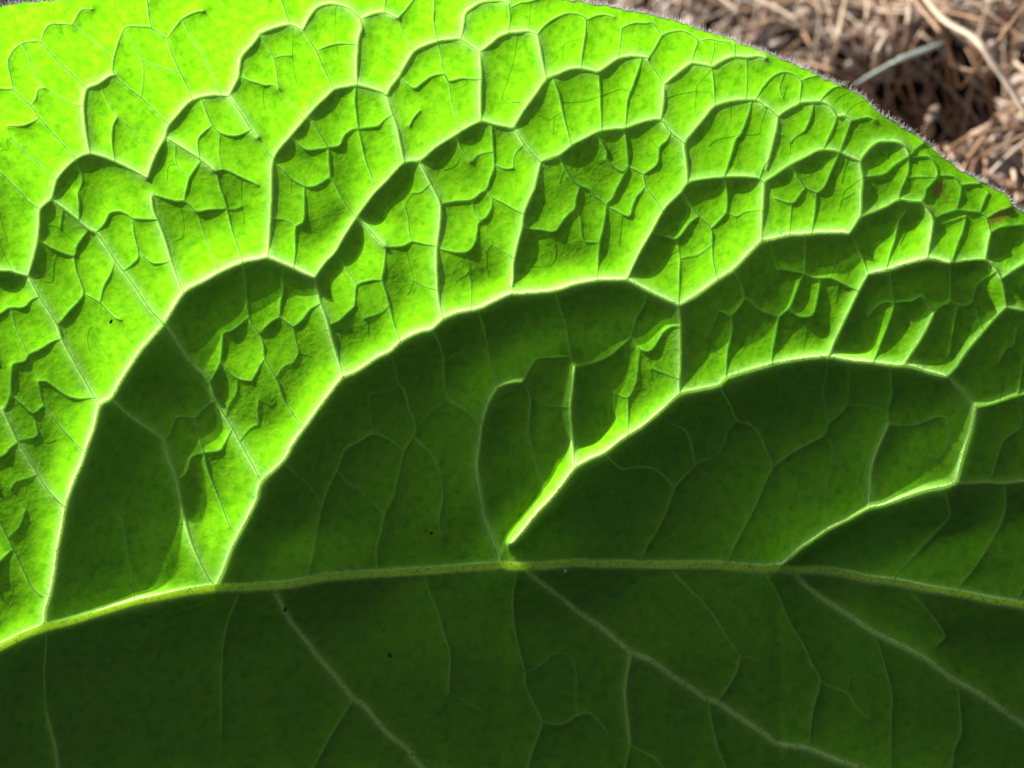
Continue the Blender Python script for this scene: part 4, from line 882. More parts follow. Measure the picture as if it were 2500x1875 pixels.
SAG_3 = """
77 77 77 78 77 77 76 75 74 73 72 71 71 71 71 71 71 70 70 69 67 65 64 62 61 60 59 59 59 58 58 57 55 53 51 49 46 43 41 39 38 37 36 36 35 35 35 35 35 35 35 35 35 35 36 36 36
77 77 77 78 77 77 76 75 74 73 72 71 71 71 71 71 71 70 70 69 67 65 64 62 61 60 59 59 59 58 58 57 55 53 51 49 46 43 41 39 38 37 36 36 35 35 35 35 35 35 35 35 35 35 36 36 36
77 78 78 78 78 78 77 76 75 73 72 72 71 71 71 71 71 71 70 69 68 66 64 62 61 60 59 59 59 59 58 57 56 54 51 48 46 43 40 38 37 36 35 35 35 35 34 34 34 34 34 35 35 35 35 36 36
78 78 79 79 79 78 78 77 75 74 72 72 71 71 71 71 71 71 71 70 68 66 64 61 60 60 60 59 59 59 59 58 56 54 51 48 45 42 39 37 36 35 34 34 34 34 34 34 34 34 34 34 34 34 35 35 36
78 79 79 79 79 79 78 77 75 74 72 72 71 71 72 72 72 71 71 70 68 66 64 59 57 60 60 60 60 59 59 58 56 54 51 48 44 41 38 36 35 34 34 33 33 33 33 33 33 33 33 33 34 34 34 35 35
78 79 79 80 80 79 79 77 75 73 72 72 71 71 72 72 69 70 71 70 68 66 63 61 60 60 60 60 60 60 59 58 56 54 51 47 44 40 37 35 34 33 32 33 33 33 33 32 32 32 32 33 33 33 34 35 35
78 79 79 80 80 79 79 77 74 72 72 72 71 71 72 72 70 71 71 70 68 65 62 61 60 60 60 60 60 60 59 56 52 49 44 47 43 40 37 35 33 29 28 32 32 32 32 32 31 31 32 32 32 33 34 34 35
78 79 79 79 80 79 78 76 73 68 71 72 71 72 73 71 71 71 70 69 68 70 62 60 58 58 59 60 60 59 53 50 49 49 45 47 43 40 37 34 33 32 32 32 32 32 32 31 31 31 31 31 32 33 33 34 35
77 78 79 79 79 78 77 74 73 71 72 72 70 75 80 71 71 70 69 61 50 71 61 59 54 53 59 58 60 52 35 48 53 51 48 46 44 40 37 34 33 32 32 32 32 31 30 29 30 30 30 31 31 32 33 34 35
76 77 78 78 78 77 75 73 72 72 72 72 68 65 71 70 66 62 66 60 53 58 59 57 51 50 53 51 72 49 40 52 43 38 38 35 42 41 32 33 33 33 32 32 32 27 21 20 29 29 30 30 31 32 33 34 35
75 76 76 76 75 74 73 70 70 73 72 80 88 86 69 68 56 42 57 51 47 45 56 55 50 34 49 66 69 55 52 38 30 35 54 45 45 43 36 36 34 33 32 28 28 34 22 24 36 26 29 30 31 32 34 34 35
73 74 74 73 73 72 70 49 57 84 76 61 84 75 59 55 63 55 52 45 38 47 54 43 61 48 49 33 46 48 39 30 33 33 41 47 45 44 40 37 34 39 25 24 35 35 27 22 25 18 25 30 32 33 34 35 36
71 71 71 71 70 69 69 67 55 69 67 41 46 60 54 46 60 45 37 40 38 50 53 47 52 62 51 46 42 42 30 30 30 39 46 47 47 39 35 49 39 45 24 29 22 22 19 18 21 18 18 22 26 32 35 36 37
69 68 68 67 65 66 79 79 51 61 62 58 53 50 48 48 57 37 33 32 36 38 55 37 41 48 39 43 47 40 30 29 29 36 47 48 48 46 44 44 37 41 34 30 29 30 20 25 32 32 21 21 25 22 26 37 37
66 66 65 63 57 61 57 58 63 58 57 57 56 56 50 54 57 48 38 32 35 51 63 37 49 43 31 36 40 41 38 29 29 30 40 48 50 54 41 43 40 33 24 24 29 35 37 47 25 47 33 26 35 28 24 38 38
64 63 63 59 44 55 47 54 68 58 54 54 54 55 55 54 52 52 52 47 51 59 58 31 39 42 31 31 35 46 38 30 29 29 35 48 44 39 41 43 41 28 29 31 33 27 26 31 42 41 32 27 25 26 31 39 39
61 61 60 59 57 57 35 49 55 53 53 53 53 53 44 33 43 48 54 54 65 53 46 31 38 37 31 31 32 53 35 45 43 45 50 59 35 37 42 38 31 25 25 29 29 27 28 37 47 46 32 30 54 40 46 41 40
59 59 58 58 68 69 55 52 52 52 52 52 52 46 44 41 45 34 41 41 34 36 46 40 45 38 35 44 50 66 62 51 50 49 52 59 46 41 39 28 25 25 25 28 27 27 40 59 31 29 28 27 26 26 25 39 41
57 57 56 55 50 53 53 52 51 52 49 51 51 51 51 40 33 31 31 31 30 30 31 45 50 48 34 44 54 58 55 53 51 50 48 48 54 47 27 25 25 25 25 29 26 27 58 28 28 28 28 27 27 26 25 39 41
55 55 54 53 47 51 53 62 57 51 44 36 32 41 40 31 39 31 36 30 29 29 29 36 34 54 41 49 54 55 54 45 43 47 30 45 39 27 25 24 24 24 30 25 26 31 57 28 28 28 28 27 26 26 25 37 41
54 53 52 49 32 35 48 53 52 51 38 31 31 31 35 40 30 30 29 30 36 33 35 33 29 47 51 53 55 54 44 33 32 30 29 44 25 24 23 23 23 23 26 26 33 55 49 27 27 27 27 26 26 25 25 35 41
52 51 50 44 30 31 31 48 50 50 35 32 48 41 30 30 29 28 28 36 42 40 32 36 40 44 49 52 56 41 33 38 63 31 28 27 24 22 21 21 21 22 23 35 43 51 46 40 38 26 26 26 25 25 25 37 41
50 49 49 46 29 28 28 42 47 47 46 47 49 48 38 35 28 27 26 40 39 37 35 35 35 38 44 44 32 46 38 35 40 46 26 24 23 24 20 20 20 23 34 38 40 41 42 42 42 41 40 51 25 25 25 34 41
49 48 47 46 36 29 30 42 44 44 40 37 46 47 46 32 27 26 36 38 36 34 32 31 31 33 38 32 30 44 51 34 42 44 24 23 31 31 29 29 30 32 34 37 39 40 41 41 41 40 46 35 24 24 24 29 41
47 46 45 44 38 27 25 40 42 42 37 32 43 40 30 56 38 29 39 37 34 32 30 29 29 30 33 36 36 47 50 31 34 52 35 32 31 29 29 29 30 31 33 35 37 39 40 40 40 40 50 27 24 24 24 28 40
46 45 44 42 27 29 29 40 41 41 41 41 42 27 27 26 39 36 36 35 33 31 30 29 29 29 31 35 40 44 47 30 52 49 36 31 30 29 28 29 29 30 32 34 37 39 40 40 40 25 31 24 24 24 24 28 40
45 44 43 41 27 33 39 40 40 40 41 41 37 26 52 27 31 24 25 35 33 31 30 29 29 29 31 34 37 41 51 50 40 33 33 31 29 28 28 28 29 30 31 34 36 38 40 41 48 31 24 24 24 24 24 29 40
45 44 43 39 25 27 40 40 40 40 40 41 38 29 26 37 29 24 30 35 33 31 30 29 29 30 31 33 36 45 50 50 38 35 33 30 29 29 28 28 29 30 31 33 36 39 48 50 24 24 24 24 24 24 24 37 40
44 43 43 41 28 25 38 40 40 40 40 41 41 52 33 39 38 37 37 35 33 32 31 30 30 31 32 34 39 47 48 44 37 35 32 31 29 29 29 29 29 30 31 34 41 47 48 46 25 26 34 38 38 38 39 40 40
44 43 42 42 36 24 37 40 40 40 40 41 30 25 37 26 25 38 38 36 34 33 32 31 31 32 33 35 45 46 39 32 34 34 33 31 30 29 29 29 30 31 32 35 44 46 43 39 39 40 40 40 40 36 32 40 40
44 43 42 41 35 37 40 40 40 40 41 37 27 26 36 25 24 36 31 27 29 28 32 33 33 33 34 36 45 22 22 22 22 27 33 32 31 30 30 30 28 30 33 34 37 38 38 39 39 39 38 32 26 24 24 32 40
44 43 43 39 25 34 41 41 41 42 48 29 25 32 28 25 24 24 23 22 22 21 30 34 34 34 35 36 31 22 22 22 23 31 34 33 32 31 31 31 29 31 33 34 36 37 38 39 39 27 24 24 24 24 24 28 40
44 43 43 39 25 30 41 42 49 51 51 52 36 41 35 26 25 24 23 24 30 33 35 35 35 35 36 36 37 36 36 36 36 35 34 34 33 32 32 32 32 33 34 35 36 37 38 39 39 27 24 24 24 24 24 30 40
44 44 43 42 35 39 42 45 52 52 52 51 42 42 42 41 41 40 39 39 38 37 37 36 36 36 37 37 37 37 37 37 37 36 35 34 34 33 33 33 33 34 35 35 36 37 38 38 39 39 37 31 27 25 26 39 40
44 44 43 42 35 41 42 42 43 43 43 42 42 42 42 42 41 41 40 39 39 38 38 37 37 37 37 38 38 38 38 37 37 36 36 35 35 34 34 34 34 35 35 36 37 37 38 38 39 39 39 40 40 40 40 40 40
45 44 44 43 43 43 42 42 42 42 42 42 42 42 42 42 42 41 41 40 39 39 38 38 38 38 38 38 38 38 38 38 37 37 36 36 35 35 35 35 35 35 36 36 37 37 38 38 39 39 39 40 40 40 40 40 40
45 44 44 44 43 43 43 43 43 43 43 43 43 42 42 42 42 41 41 40 40 40 39 39 39 39 39 39 38 38 38 38 38 37 37 36 36 36 36 36 36 36 36 37 37 38 38 39 39 39 39 40 40 40 40 40 40
45 45 44 44 44 43 43 43 43 43 43 43 43 43 43 42 42 42 41 41 40 40 40 39 39 39 39 39 39 39 39 38 38 38 37 37 37 37 36 36 37 37 37 37 38 38 38 39 39 39 39 40 40 40 40 40 40
45 45 45 44 44 44 44 43 43 43 43 43 43 43 43 42 42 42 42 41 41 41 40 40 40 40 39 39 39 39 39 39 38 38 38 38 37 37 37 37 37 37 37 38 38 38 38 39 39 39 39 40 40 40 40 40 40
46 45 45 45 44 44 44 44 44 44 43 43 43 43 43 43 42 42 42 42 41 41 41 40 40 40 40 40 40 39 39 39 39 39 38 38 38 38 38 38 38 38 38 38 38 38 39 39 39 39 40 40 40 40 40 40 40
46 45 45 45 45 44 44 44 44 44 44 44 43 43 43 43 43 42 42 42 42 41 41 41 41 40 40 40 40 40 40 39 39 39 39 39 38 38 38 38 38 38 38 38 39 39 39 39 39 39 40 40 40 40 40 40 40
46 46 45 45 45 45 44 44 44 44 44 44 44 43 43 43 43 43 42 42 42 42 41 41 41 41 41 40 40 40 40 40 39 39 39 39 39 39 39 38 38 39 39 39 39 39 39 39 39 40 40 40 40 40 40 40 40
"""
def soften(a, r=6, times=3):
    for _ in range(times):
        for ax in (0, 1):
            p = np.pad(a, [(r + 1, r) if i == ax else (0, 0) for i in (0, 1)], mode='edge'); c = np.cumsum(p, ax)
            n = a.shape[ax]; a = (np.take(c, range(2 * r + 1, 2 * r + 1 + n), ax) - np.take(c, range(0, n), ax)) / (2 * r + 1)
    return a
def lattice(s, q):
    g = np.array([[float(x) for x in r.split()] for r in s.strip().splitlines()]) / q
    x = np.clip((UU + 200) / 50, 0, g.shape[1] - 1.001); y = np.clip((VV + 150) / 50, 0, g.shape[0] - 1.001)
    i = x.astype(int); j = y.astype(int); fx = x - i; fy = y - j
    return soften((g[j, i] * (1 - fx) + g[j, i + 1] * fx) * (1 - fy) + (g[j + 1, i] * (1 - fx) + g[j + 1, i + 1] * fx) * fy)
A1, A2, A3 = lattice(SAG_1, 1), lattice(SAG_2, 2), lattice(SAG_3, 4)
A4 = field([(0, 150, 5), (300, 300, 5), (600, 120, 5), (1200, 150, 4), (1900, 250, 2.5), (300, 700, 3), (900, 600, 3), (1500, 500, 3), (2200, 700, 3), (1000, 1100, 2.5), (1700, 1150, 2.5), (2300, 1100, 3), (200, 1200, 3)])
SAG = A1 * U1 * (1 - .1 * lower) + A2 * U2 * (1 - .6 * lower) + A3 * U3 * (1 - .5 * lower) + A4 * U4 * (1 - .5 * lower)
SAG = blur(SAG, 1)
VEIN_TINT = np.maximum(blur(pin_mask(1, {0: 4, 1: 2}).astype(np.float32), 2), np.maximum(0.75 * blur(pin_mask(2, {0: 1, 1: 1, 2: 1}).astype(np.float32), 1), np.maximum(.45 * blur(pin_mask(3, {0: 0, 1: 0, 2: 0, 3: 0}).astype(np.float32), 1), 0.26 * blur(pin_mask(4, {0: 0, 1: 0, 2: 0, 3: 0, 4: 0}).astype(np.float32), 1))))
HALO = pin_mask(2, {0: 2, 1: 2, 2: 1}).astype(np.float32); HALO = np.clip(blur(HALO, 40) * 1.6, 0, 1)  # paler tissue beside the main veins, also paints in their soft glow
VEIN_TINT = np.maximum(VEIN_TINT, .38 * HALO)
def samp(a, u, v):
    x = np.clip((u - U0) / RS, 0, NU - 1.001); y = np.clip((v - V0) / RS, 0, NV - 1.001)
    i = x.astype(int); j = y.astype(int); fx = x - i; fy = y - j
    return (a[j, i] * (1 - fx) + a[j, i + 1] * fx) * (1 - fy) + (a[j + 1, i] * (1 - fx) + a[j + 1, i + 1] * fx) * fy
S_MID, S_TOP, B_LOW, CURL = 0.24, -0.45, 0.60, 5.0e-5
def away(u, v):
    """distance of the blade behind the focus plane, in photo pixels"""
    mv = np.interp(u, MID[:, 0], MID[:, 1]); d = mv - v
    upn = np.maximum(d, 0); lo = np.maximum(-d, 0)
    f = S_MID * upn + (S_TOP - S_MID) * upn ** 3 / (3 * 1400.0 ** 2)
    ex = np.interp(u, [-200, 250, 550, 900, 1300, 1800, 2200, 2500, 2900], [.0, .02, .06, .15, .19, .17, .10, .02, 0])
    f = f + ex * 330 * (1 - np.exp(-upn / 330))
    f = f - B_LOW * (np.sqrt(lo ** 2 + 40 ** 2) - 40) + 0.00010 * lo ** 2
    edge = np.maximum(v - np.interp(u, TOP[:, 0], TOP[:, 1]), 0); f = f - 0.16 * 300 * np.exp(-edge / 300)      # the margin curls over
    uc = np.clip(u, -300, 2800) - 1250
    f = f - CURL * uc ** 2 * np.sign(uc) * 0 - CURL * uc ** 2 - 0.10 * (np.clip(u, 2500, 4000) - 2500)
    return f - samp(SAG, u, v)
def leaf_point(u, v, off=0.0):
    f = (away(u, v) + off) * PX
    return to_world(ray(u, v) * (Z0 + f)[..., None])
# blade: columns across the leaf, each running from the upper margin to the lower margin
us = np.concatenate([np.linspace(-698, -40, 130, endpoint=False), np.arange(-40, 2540, 2.75), np.linspace(2540, 3468, 180)])
N1, N2 = 690, 150
wob = np.interp(us, np.linspace(-700, 3470, 420), rng.normal(0, 1.6, 420)) + np.interp(us, np.linspace(-700, 3470, 1400), rng.normal(0, 0.8, 1400))
tp = np.interp(us, TOP[:, 0], TOP[:, 1]) + wob; bt = np.interp(us, BOT[:, 0], BOT[:, 1])
md = np.minimum(1925.0, tp + 0.93 * (bt - tp))
w1 = np.linspace(0, 1, N1, endpoint=False); w2 = np.linspace(0, 1, N2)
GV = np.concatenate([tp[None] + w1[:, None] * (md - tp)[None], md[None] + w2[:, None] * (bt - md)[None]], 0)
GU = np.broadcast_to(us[None], GV.shape)
BV = leaf_point(GU.ravel(), GV.ravel())
nr, nc = GV.shape
idx = np.arange(nr * nc).reshape(nr, nc)
BF = np.stack([idx[:-1, :-1], idx[1:, :-1], idx[1:, 1:], idx[:-1, 1:]], -1).reshape(-1, 4)

leaf = bpy.data.objects.new('leaf', None); col.objects.link(leaf)
tag(leaf, 'large quilted green leaf glowing with sunlight through its raised network of veins', 'leaf')
blade = mesh_obj('blade', BV, BF, M_LEAF, leaf)
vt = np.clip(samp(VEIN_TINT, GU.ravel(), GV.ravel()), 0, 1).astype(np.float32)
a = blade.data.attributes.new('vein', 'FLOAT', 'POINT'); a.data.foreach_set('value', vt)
bl = np.zeros(nr * nc, np.float32); gu, gv = GU.ravel(), GV.ravel()
nz = np.sin(gu * .31 + 2 * np.sin(gv * .17)) * .25 + np.sin(gv * .41 + gu * .13) * .2
for (cu, cv, ru, rv, an, st) in ((2292, 462, 14, 20, .5, .9), (2440, 528, 34, 13, -.55, .95), (2478, 506, 12, 9, 0, .7), (2310, 485, 9, 9, 0, .5)):
    du, dv = gu - cu, gv - cv; x = du * math.cos(an) + dv * math.sin(an); y = -du * math.sin(an) + dv * math.cos(an)
    bl = np.maximum(bl, st * np.clip(1.5 - ((x / ru) ** 2 + (y / rv) ** 2) + nz, 0, 1))
a = blade.data.attributes.new('blemish', 'FLOAT', 'POINT'); a.data.foreach_set('value', bl.astype(np.float32))

# veins: rounded cords standing proud on both faces of the blade
def vein_rad(L, P):
    n = len(P); t = np.linspace(0, 1, n)
    if L == 0: r = np.interp(P[:, 0], [-700, 0, 600, 1300, 2500, 3470], [19, 12.5, 10, 9, 7.5, 3])
    elif L == 1:
        dm = np.abs(P[:, 1] - np.interp(P[:, 0], MID[:, 0], MID[:, 1])); r = np.interp(dm, [0, 60, 600, 900], [7.2, 6.4, 5.2, 3.6]); 
        if P[:, 1].mean() > 1500: r *= 0.32
    elif L == 2: r = np.full(n, 2.4)
    elif L == 3: r = np.full(n, 1.8)
    else: r = np.full(n, 1.2)
    return r
finest = []
NAMES = {0: 'midrib', 1: 'side_vein', 2: 'branch_vein', 3: 'cross_vein'}
for li, (L, P) in enumerate(LINES):
    r = vein_rad(L, P) * (.7 if li in STUBS else 1); u, v = P[:, 0], P[:, 1]
    keep = (v > np.interp(u, TOP[:, 0], TOP[:, 1]) + 3) & (u > -699) & (u < 3469) & (v < np.interp(u, BOT[:, 0], BOT[:, 1]) - 4)
    if keep.sum() < 3: continue
    u, v, r = u[keep], v[keep], r[keep]
    if L in (1, 2, 3):
        e = np.minimum(np.arange(len(u)), np.arange(len(u))[::-1]); r = r * np.interp(e, [0, 9], [.5, 1])
    Q = leaf_point(u, v, off=r * (0.8 if L == 1 else 0.55))
    if L == 4: finest.append((Q, r * PX))
    else: tube_obj(NAMES[L], Q, r * PX, M_RIB if L == 0 else (M_SIDE if L == 1 else M_FINE), leaf, n={0: 14, 1: 10, 2: 8, 3: 6}[L])
V, F = tubes_mesh(finest, 5); tag(mesh_obj('veinlets', V, F, M_FINEST, leaf), kind='stuff')

# petiole carries the blade down to the ground outside the frame
b0 = leaf_point(np.array([-560.0, -640.0, -690.0]), np.array([1792.0, 1815.0, 1835.0]), 2.0)
end = b0[-1] + (b0[-1] - b0[0]) * 3.2; foot = np.array([end[0] + (b0[-1] - b0[0])[0] * 1.2, end[1] + (b0[-1] - b0[0])[1] * 1.2, -0.004])
tt = np.linspace(0, 1, 24)[:, None]; bez = (1 - tt) ** 2 * b0[-1] + 2 * tt * (1 - tt) * end + tt ** 2 * foot
tube_obj('petiole', np.vstack([b0[:2], bez]), np.linspace(19, 30, 26) * PX, M_PETIOLE, leaf, n=12)

# hairs
def hair(p, d, ln, r, bend, k=4):
    t = np.linspace(0, 1, k)[:, None]; P = p + d * ln * t + bend * ln * t ** 2; return P, np.linspace(r, r * .25, k)
hs = []
eu = np.concatenate([np.linspace(1330, 2500, 1500), np.linspace(-60, 260, 160)])
for u in eu:
    v = np.interp(u, us, tp); du = 6.0; tv = np.interp(u + du, us, tp) - np.interp(u - du, us, tp)
    nrm = np.array([tv, -2 * du]); nrm /= np.linalg.norm(nrm)
    p = leaf_point(np.array([u]), np.array([v + 1.5]))[0]; q = leaf_point(np.array([u + nrm[0] * 30]), np.array([v + nrm[1] * 30]))[0]
    d = (q - p) / np.linalg.norm(q - p) + rng.normal(0, .35, 3) + .25 * R @ np.array([-.6, .3, 0]); d /= np.linalg.norm(d)
    hs.append(hair(p, d, rng.uniform(5, 15) * PX, rng.uniform(.3, .6) * PX, rng.normal(0, .25, 3)))
V, F = tubes_mesh(hs, 3); tag(mesh_obj('margin_hairs', V, F, M_HAIR, blade), kind='stuff')
hs = []
for L, P in LINES:
    if L > 1: continue
    r = vein_rad(L, P)
    for i in range(2, len(P) - 2):
        if not (-20 < P[i, 0] < 2520 and P[i, 1] < 1900) or rng.random() > (.55 if L == 0 else .30): continue
        tg = P[i + 1] - P[i - 1]; tg /= np.linalg.norm(tg); nm = np.array([-tg[1], tg[0]])
        s = rng.uniform(-.9, .9); q = P[i] + nm * r[i] * s
        p = leaf_point(q[None, 0], q[None, 1], off=-r[i] * .6 * math.sqrt(1 - s * s))[0]
        g2 = q + (tg * rng.normal(0, .9) + nm * rng.choice([-1, 1])) * 12
        e = leaf_point(g2[None, 0], g2[None, 1], off=-r[i] * rng.uniform(.5, 2.2))[0]; d = (e - p) / np.linalg.norm(e - p)
        hs.append(hair(p, d, rng.uniform(6, 15) * PX, rng.uniform(.5, .95) * PX, rng.normal(0, .2, 3)))
V, F = tubes_mesh(hs, 3); tag(mesh_obj('vein_hairs', V, F, M_DARKHAIR, leaf), kind='stuff')

# specks of dirt caught on the blade
def lump(c, rx, ry, rz, seed, n=10, m=7, rough=.25):
    g = np.random.default_rng(seed); th = np.linspace(0, np.pi, m); ph = np.arange(n) / n * 2 * np.pi
    rr = 1 + rough * g.normal(0, .6, (m, n)); rr[0] = rr[0].mean(); rr[-1] = rr[-1].mean()
    X = np.stack([np.sin(th)[:, None] * np.cos(ph) * rr, np.sin(th)[:, None] * np.sin(ph) * rr, np.cos(th)[:, None] * np.ones(n) * rr], -1)
    V = X.reshape(-1, 3) * np.array([rx, ry, rz]); a = g.uniform(0, 6.28); Rz = np.array([[math.cos(a), -math.sin(a), 0], [math.sin(a), math.cos(a), 0], [0, 0, 1]])
    V = V @ Rz.T + c
    i = np.arange(m - 1)[:, None] * n; j = np.arange(n)[None]; j2 = (j + 1) % n
    return V, tri(np.stack([i + j, i + n + j, i + n + j2, i + j2], -1).reshape(-1, 4))
for k, (u, v, r, lab) in enumerate(((271, 785, 6, 'tiny dark speck of dirt on the bright panel beside the first long side vein'),
        (696, 1488, 7, 'dark crumb stuck beside the steep vein below the midrib'),
        (1053, 1301, 6, 'small black speck on the dark panel above the midrib fork'),
        (1380, 1394, 6, 'pale grit grain just under the midrib beside its fork'),
        (952, 1600, 7, 'brownish crumb of dirt on the shaded blade below the midrib'))):
    c = leaf_point(np.array([float(u)]), np.array([float(v)]), off=-2.0)[0]
    V, F = lump(c, r * PX, r * .6 * PX, r * .5 * PX, 40 + k); tag(mesh_obj('dirt_speck', V, F, M_STONE if k == 3 else M_DARKHAIR), lab, 'speck', 'specks of dirt on the leaf')

# ---------------------------------------------------------------- ground and litter
gx = np.concatenate([[-60, -12, -3, -1.2], np.linspace(-.6, .9, 300), [1.5, 3, 12, 60]]); gy = np.concatenate([[-60, -12, -3, -1], np.linspace(-.3, 1.5, 330), [2.2, 4, 12, 60]])
X, Y = np.meshgrid(gx, gy)
HOL = on_ground(2225.0, 200.0)
def ground_h(x, y):
    return 0.006 * (np.sin(x * 23 + 1.3 * np.sin(y * 17)) * np.sin(y * 19 + .7) ) + 0.004 * np.sin(x * 61 + 2 * np.sin(y * 47)) * np.sin(y * 53) - .004 - .050 * np.exp(-(((x - HOL[0]) ** 2 + (y - HOL[1]) ** 2) / .032 ** 2) ** 2)
Zg = ground_h(X, Y) * (np.hypot(X, Y) < 3) + rng.normal(0, .0011, X.shape) * (np.hypot(X, Y) < 3)
gi = np.arange(X.size).reshape(X.shape)
ground = mesh_obj('ground', np.stack([X, Y, Zg], -1).reshape(-1, 3), np.stack([gi[:-1, :-1], gi[:-1, 1:], gi[1:, 1:], gi[1:, :-1]], -1).reshape(-1, 4), M_SOIL)
tag(ground, 'brown earth floor strewn with dry litter', 'ground', kind='structure')
def litter_scale(u, v): return np.linalg.norm(on_ground(u, v) - CAM) / 0.31 * PX     # metres per photo pixel out on the ground
def straw(name, pts, wpx, mat, lab, lift, flat=.55, group=None, cat='straw'):
    P = smooth_line(np.array(pts, float), 14.0); n = len(P)
    lf = np.interp(np.linspace(0, 1, n), np.linspace(0, 1, len(lift)), lift)
    Q = np.array([on_ground(p[0], p[1], l) for p, l in zip(P, lf)])
    r = wpx * .38 * np.array([litter_scale(p[0], p[1]) for p in P]) * (1 - .35 * np.abs(np.linspace(-1, 1, n)) ** 3)
    return tag(tube_obj(name, Q, r, mat, None, 8, flat), lab, cat, group)
straw('dry_stem', [(2240, -30), (2306, 49), (2381, 95), (2427, 159), (2462, 208), (2510, 290)], 27, M_PALE, 'long bleached pinkish stem bending down past the grey-green blade', (.03, .045, .035), cat='stem')
straw('dry_stem', [(2215, -40), (2239, 6), (2294, 75), (2320, 130), (2340, 215)], 20, M_STRAW, 'orange-brown stem running down from the bleached stem to the dark hollow', (.03, .03, .01), cat='stem')
straw('pine_needle', [(2520, -10), (2424, 116), (2346, 215)], 11, M_STRAW, 'thin straight straw crossing over the long bleached stem', (.045, .05, .012), cat='needle')
straw('dry_stem', [(2295, 385), (2358, 338), (2424, 321), (2520, 314)], 21, M_STRAW, 'thick reddish-brown arched stem beside the leaf margin', (.008, .03, .02), cat='stem')
straw('dry_stem', [(2360, 402), (2438, 360), (2520, 320)], 16, M_STRAW, 'tan stem lying under the arched reddish stem', (.006, .016, .018), cat='stem')
straw('dry_stem', [(2395, 450), (2440, 400), (2520, 330)], 17, M_PALE, 'pale grey split stem ending at the leaf margin', (.008, .012, .012), cat='stem')
straw('pine_needle', [(2290, 22), (2400, 48), (2520, 66)], 12, M_STRAW, 'brown needle lying level across the top of the bleached stem', (.02, .03, .025), cat='needle')
straw('pine_needle', [(2320, 155), (2370, 172), (2440, 168), (2520, 186)], 12, M_STRAW, 'brown needle passing behind the bleached stem at its bend', (.012, .02, .012), cat='needle')
straw('pine_needle', [(1835, -12), (1918, 32), (1982, 75), (2035, 113)], 13, M_PALE, 'pale needle slanting above the hairy leaf margin', (.012, .022, .012), cat='needle')
straw('pine_needle', [(1935, 146), (2034, 172), (2130, 226)], 15, M_STRAW, 'tan needle lying close along the leaf margin', (.012, .02, .008), cat='needle')
straw('pine_needle', [(2066, -10), (2050, 70), (2046, 115), (2012, 168)], 15, M_PALE, 'pale bent straw standing over the brown litter', (.014, .024, .01), cat='straw')
straw('pine_needle', [(2118, -15), (2116, 40), (2108, 110)], 10, M_PALE, 'short upright pale straw in the litter', (.012, .026, .01), cat='straw')
straw('pine_needle', [(2222, -10), (2216, 60), (2206, 125)], 13, M_PALE, 'straight pale straw above the grey-green blade', (.014, .026, .012), cat='straw')
straw('pine_needle', [(2165, 80), (2140, 130), (2132, 178)], 18, M_PALE, 'short stout whitish straw leaning on the grey-green blade', (.02, .026, .012), cat='straw')
straw('pine_needle', [(1740, -20), (1800, 30), (1815, 100)], 12, M_PALE, 'whitish straw over the bright litter behind the leaf crest', (.012, .02, .01), cat='straw')
straw('pine_needle', [(1700, 60), (1800, 10), (1860, -20)], 10, M_PALE, 'thin pale straw crossing the whitish straw behind the leaf crest', (.01, .02, .02), cat='straw')
straw('pine_needle', [(2520, 110), (2400, 20), (2340, -20)], 9, M_STRAW, 'thin reddish needle behind the bleached stem', (.01, .012, .01), cat='needle')
straw('pine_needle', [(1960, -15), (2100, 14), (2260, 10), (2420, 40)], 9, M_STRAW, 'long thin brown needle across the pale straws', (.014, .02, .014), cat='needle')
straw('wood_chip', [(2285, 262), (2272, 290), (2264, 335)], 44, M_CHIP, 'upright pale brown chip of wood near the leaf margin', (.010, .016, .008), .6, cat='chip')
# grey-green dead blade lying across the hollow
P = smooth_line(np.array([(2090, 206), (2150, 172), (2200, 145), (2245, 128), (2300, 104)], float), 10.0); n = len(P)
lf = np.interp(np.linspace(0, 1, n), [0, .5, 1], [.020, .030, .018])
Q = np.array([on_ground(p[0], p[1], l) for p, l in zip(P, lf)]); r = np.array([litter_scale(p[0], p[1]) for p in P]) * 19 * np.interp(np.linspace(0, 1, n), [0, .15, .8, 1], [.55, 1, .9, .3])
tag(tube_obj('dead_blade', Q, r, M_GREY, None, 10, .35), 'flat grey-green dead grass blade beside the dark hollow', 'blade')
def put_lump(name, u, v, rpx, mat, lab, cat, group=None, el=1.0, seed=0, lift=0.0):
    c = on_ground(float(u), float(v)); s = litter_scale(u, v); r = rpx * s
    c[2] = ground_h(c[0], c[1]) + r * .45 + lift
    V, F = lump(c, r * el, r, r * .75, seed); return tag(mesh_obj(name, V, F, mat), lab, cat, group)
put_lump('pale_stone', 1552, 0, 32, M_STONE, 'large white sunlit stone behind the crest of the leaf', 'stone', None, 1.5, 3)
put_lump('pale_stone', 2024, 152, 20, M_STONE, 'rounded cream pebble at the foot of the bent pale straw', 'stone', None, 1.1, 4)
put_lump('pebble', 2271, 218, 13, M_STONE, 'small pink-white pebble alone in the dark hollow', 'pebble', None, 1.0, 5)
put_lump('pebble', 2210, 272, 20, M_STONE, 'pinkish pebble between the dark hollow and the leaf margin', 'pebble', None, 1.2, 6)
k = 100
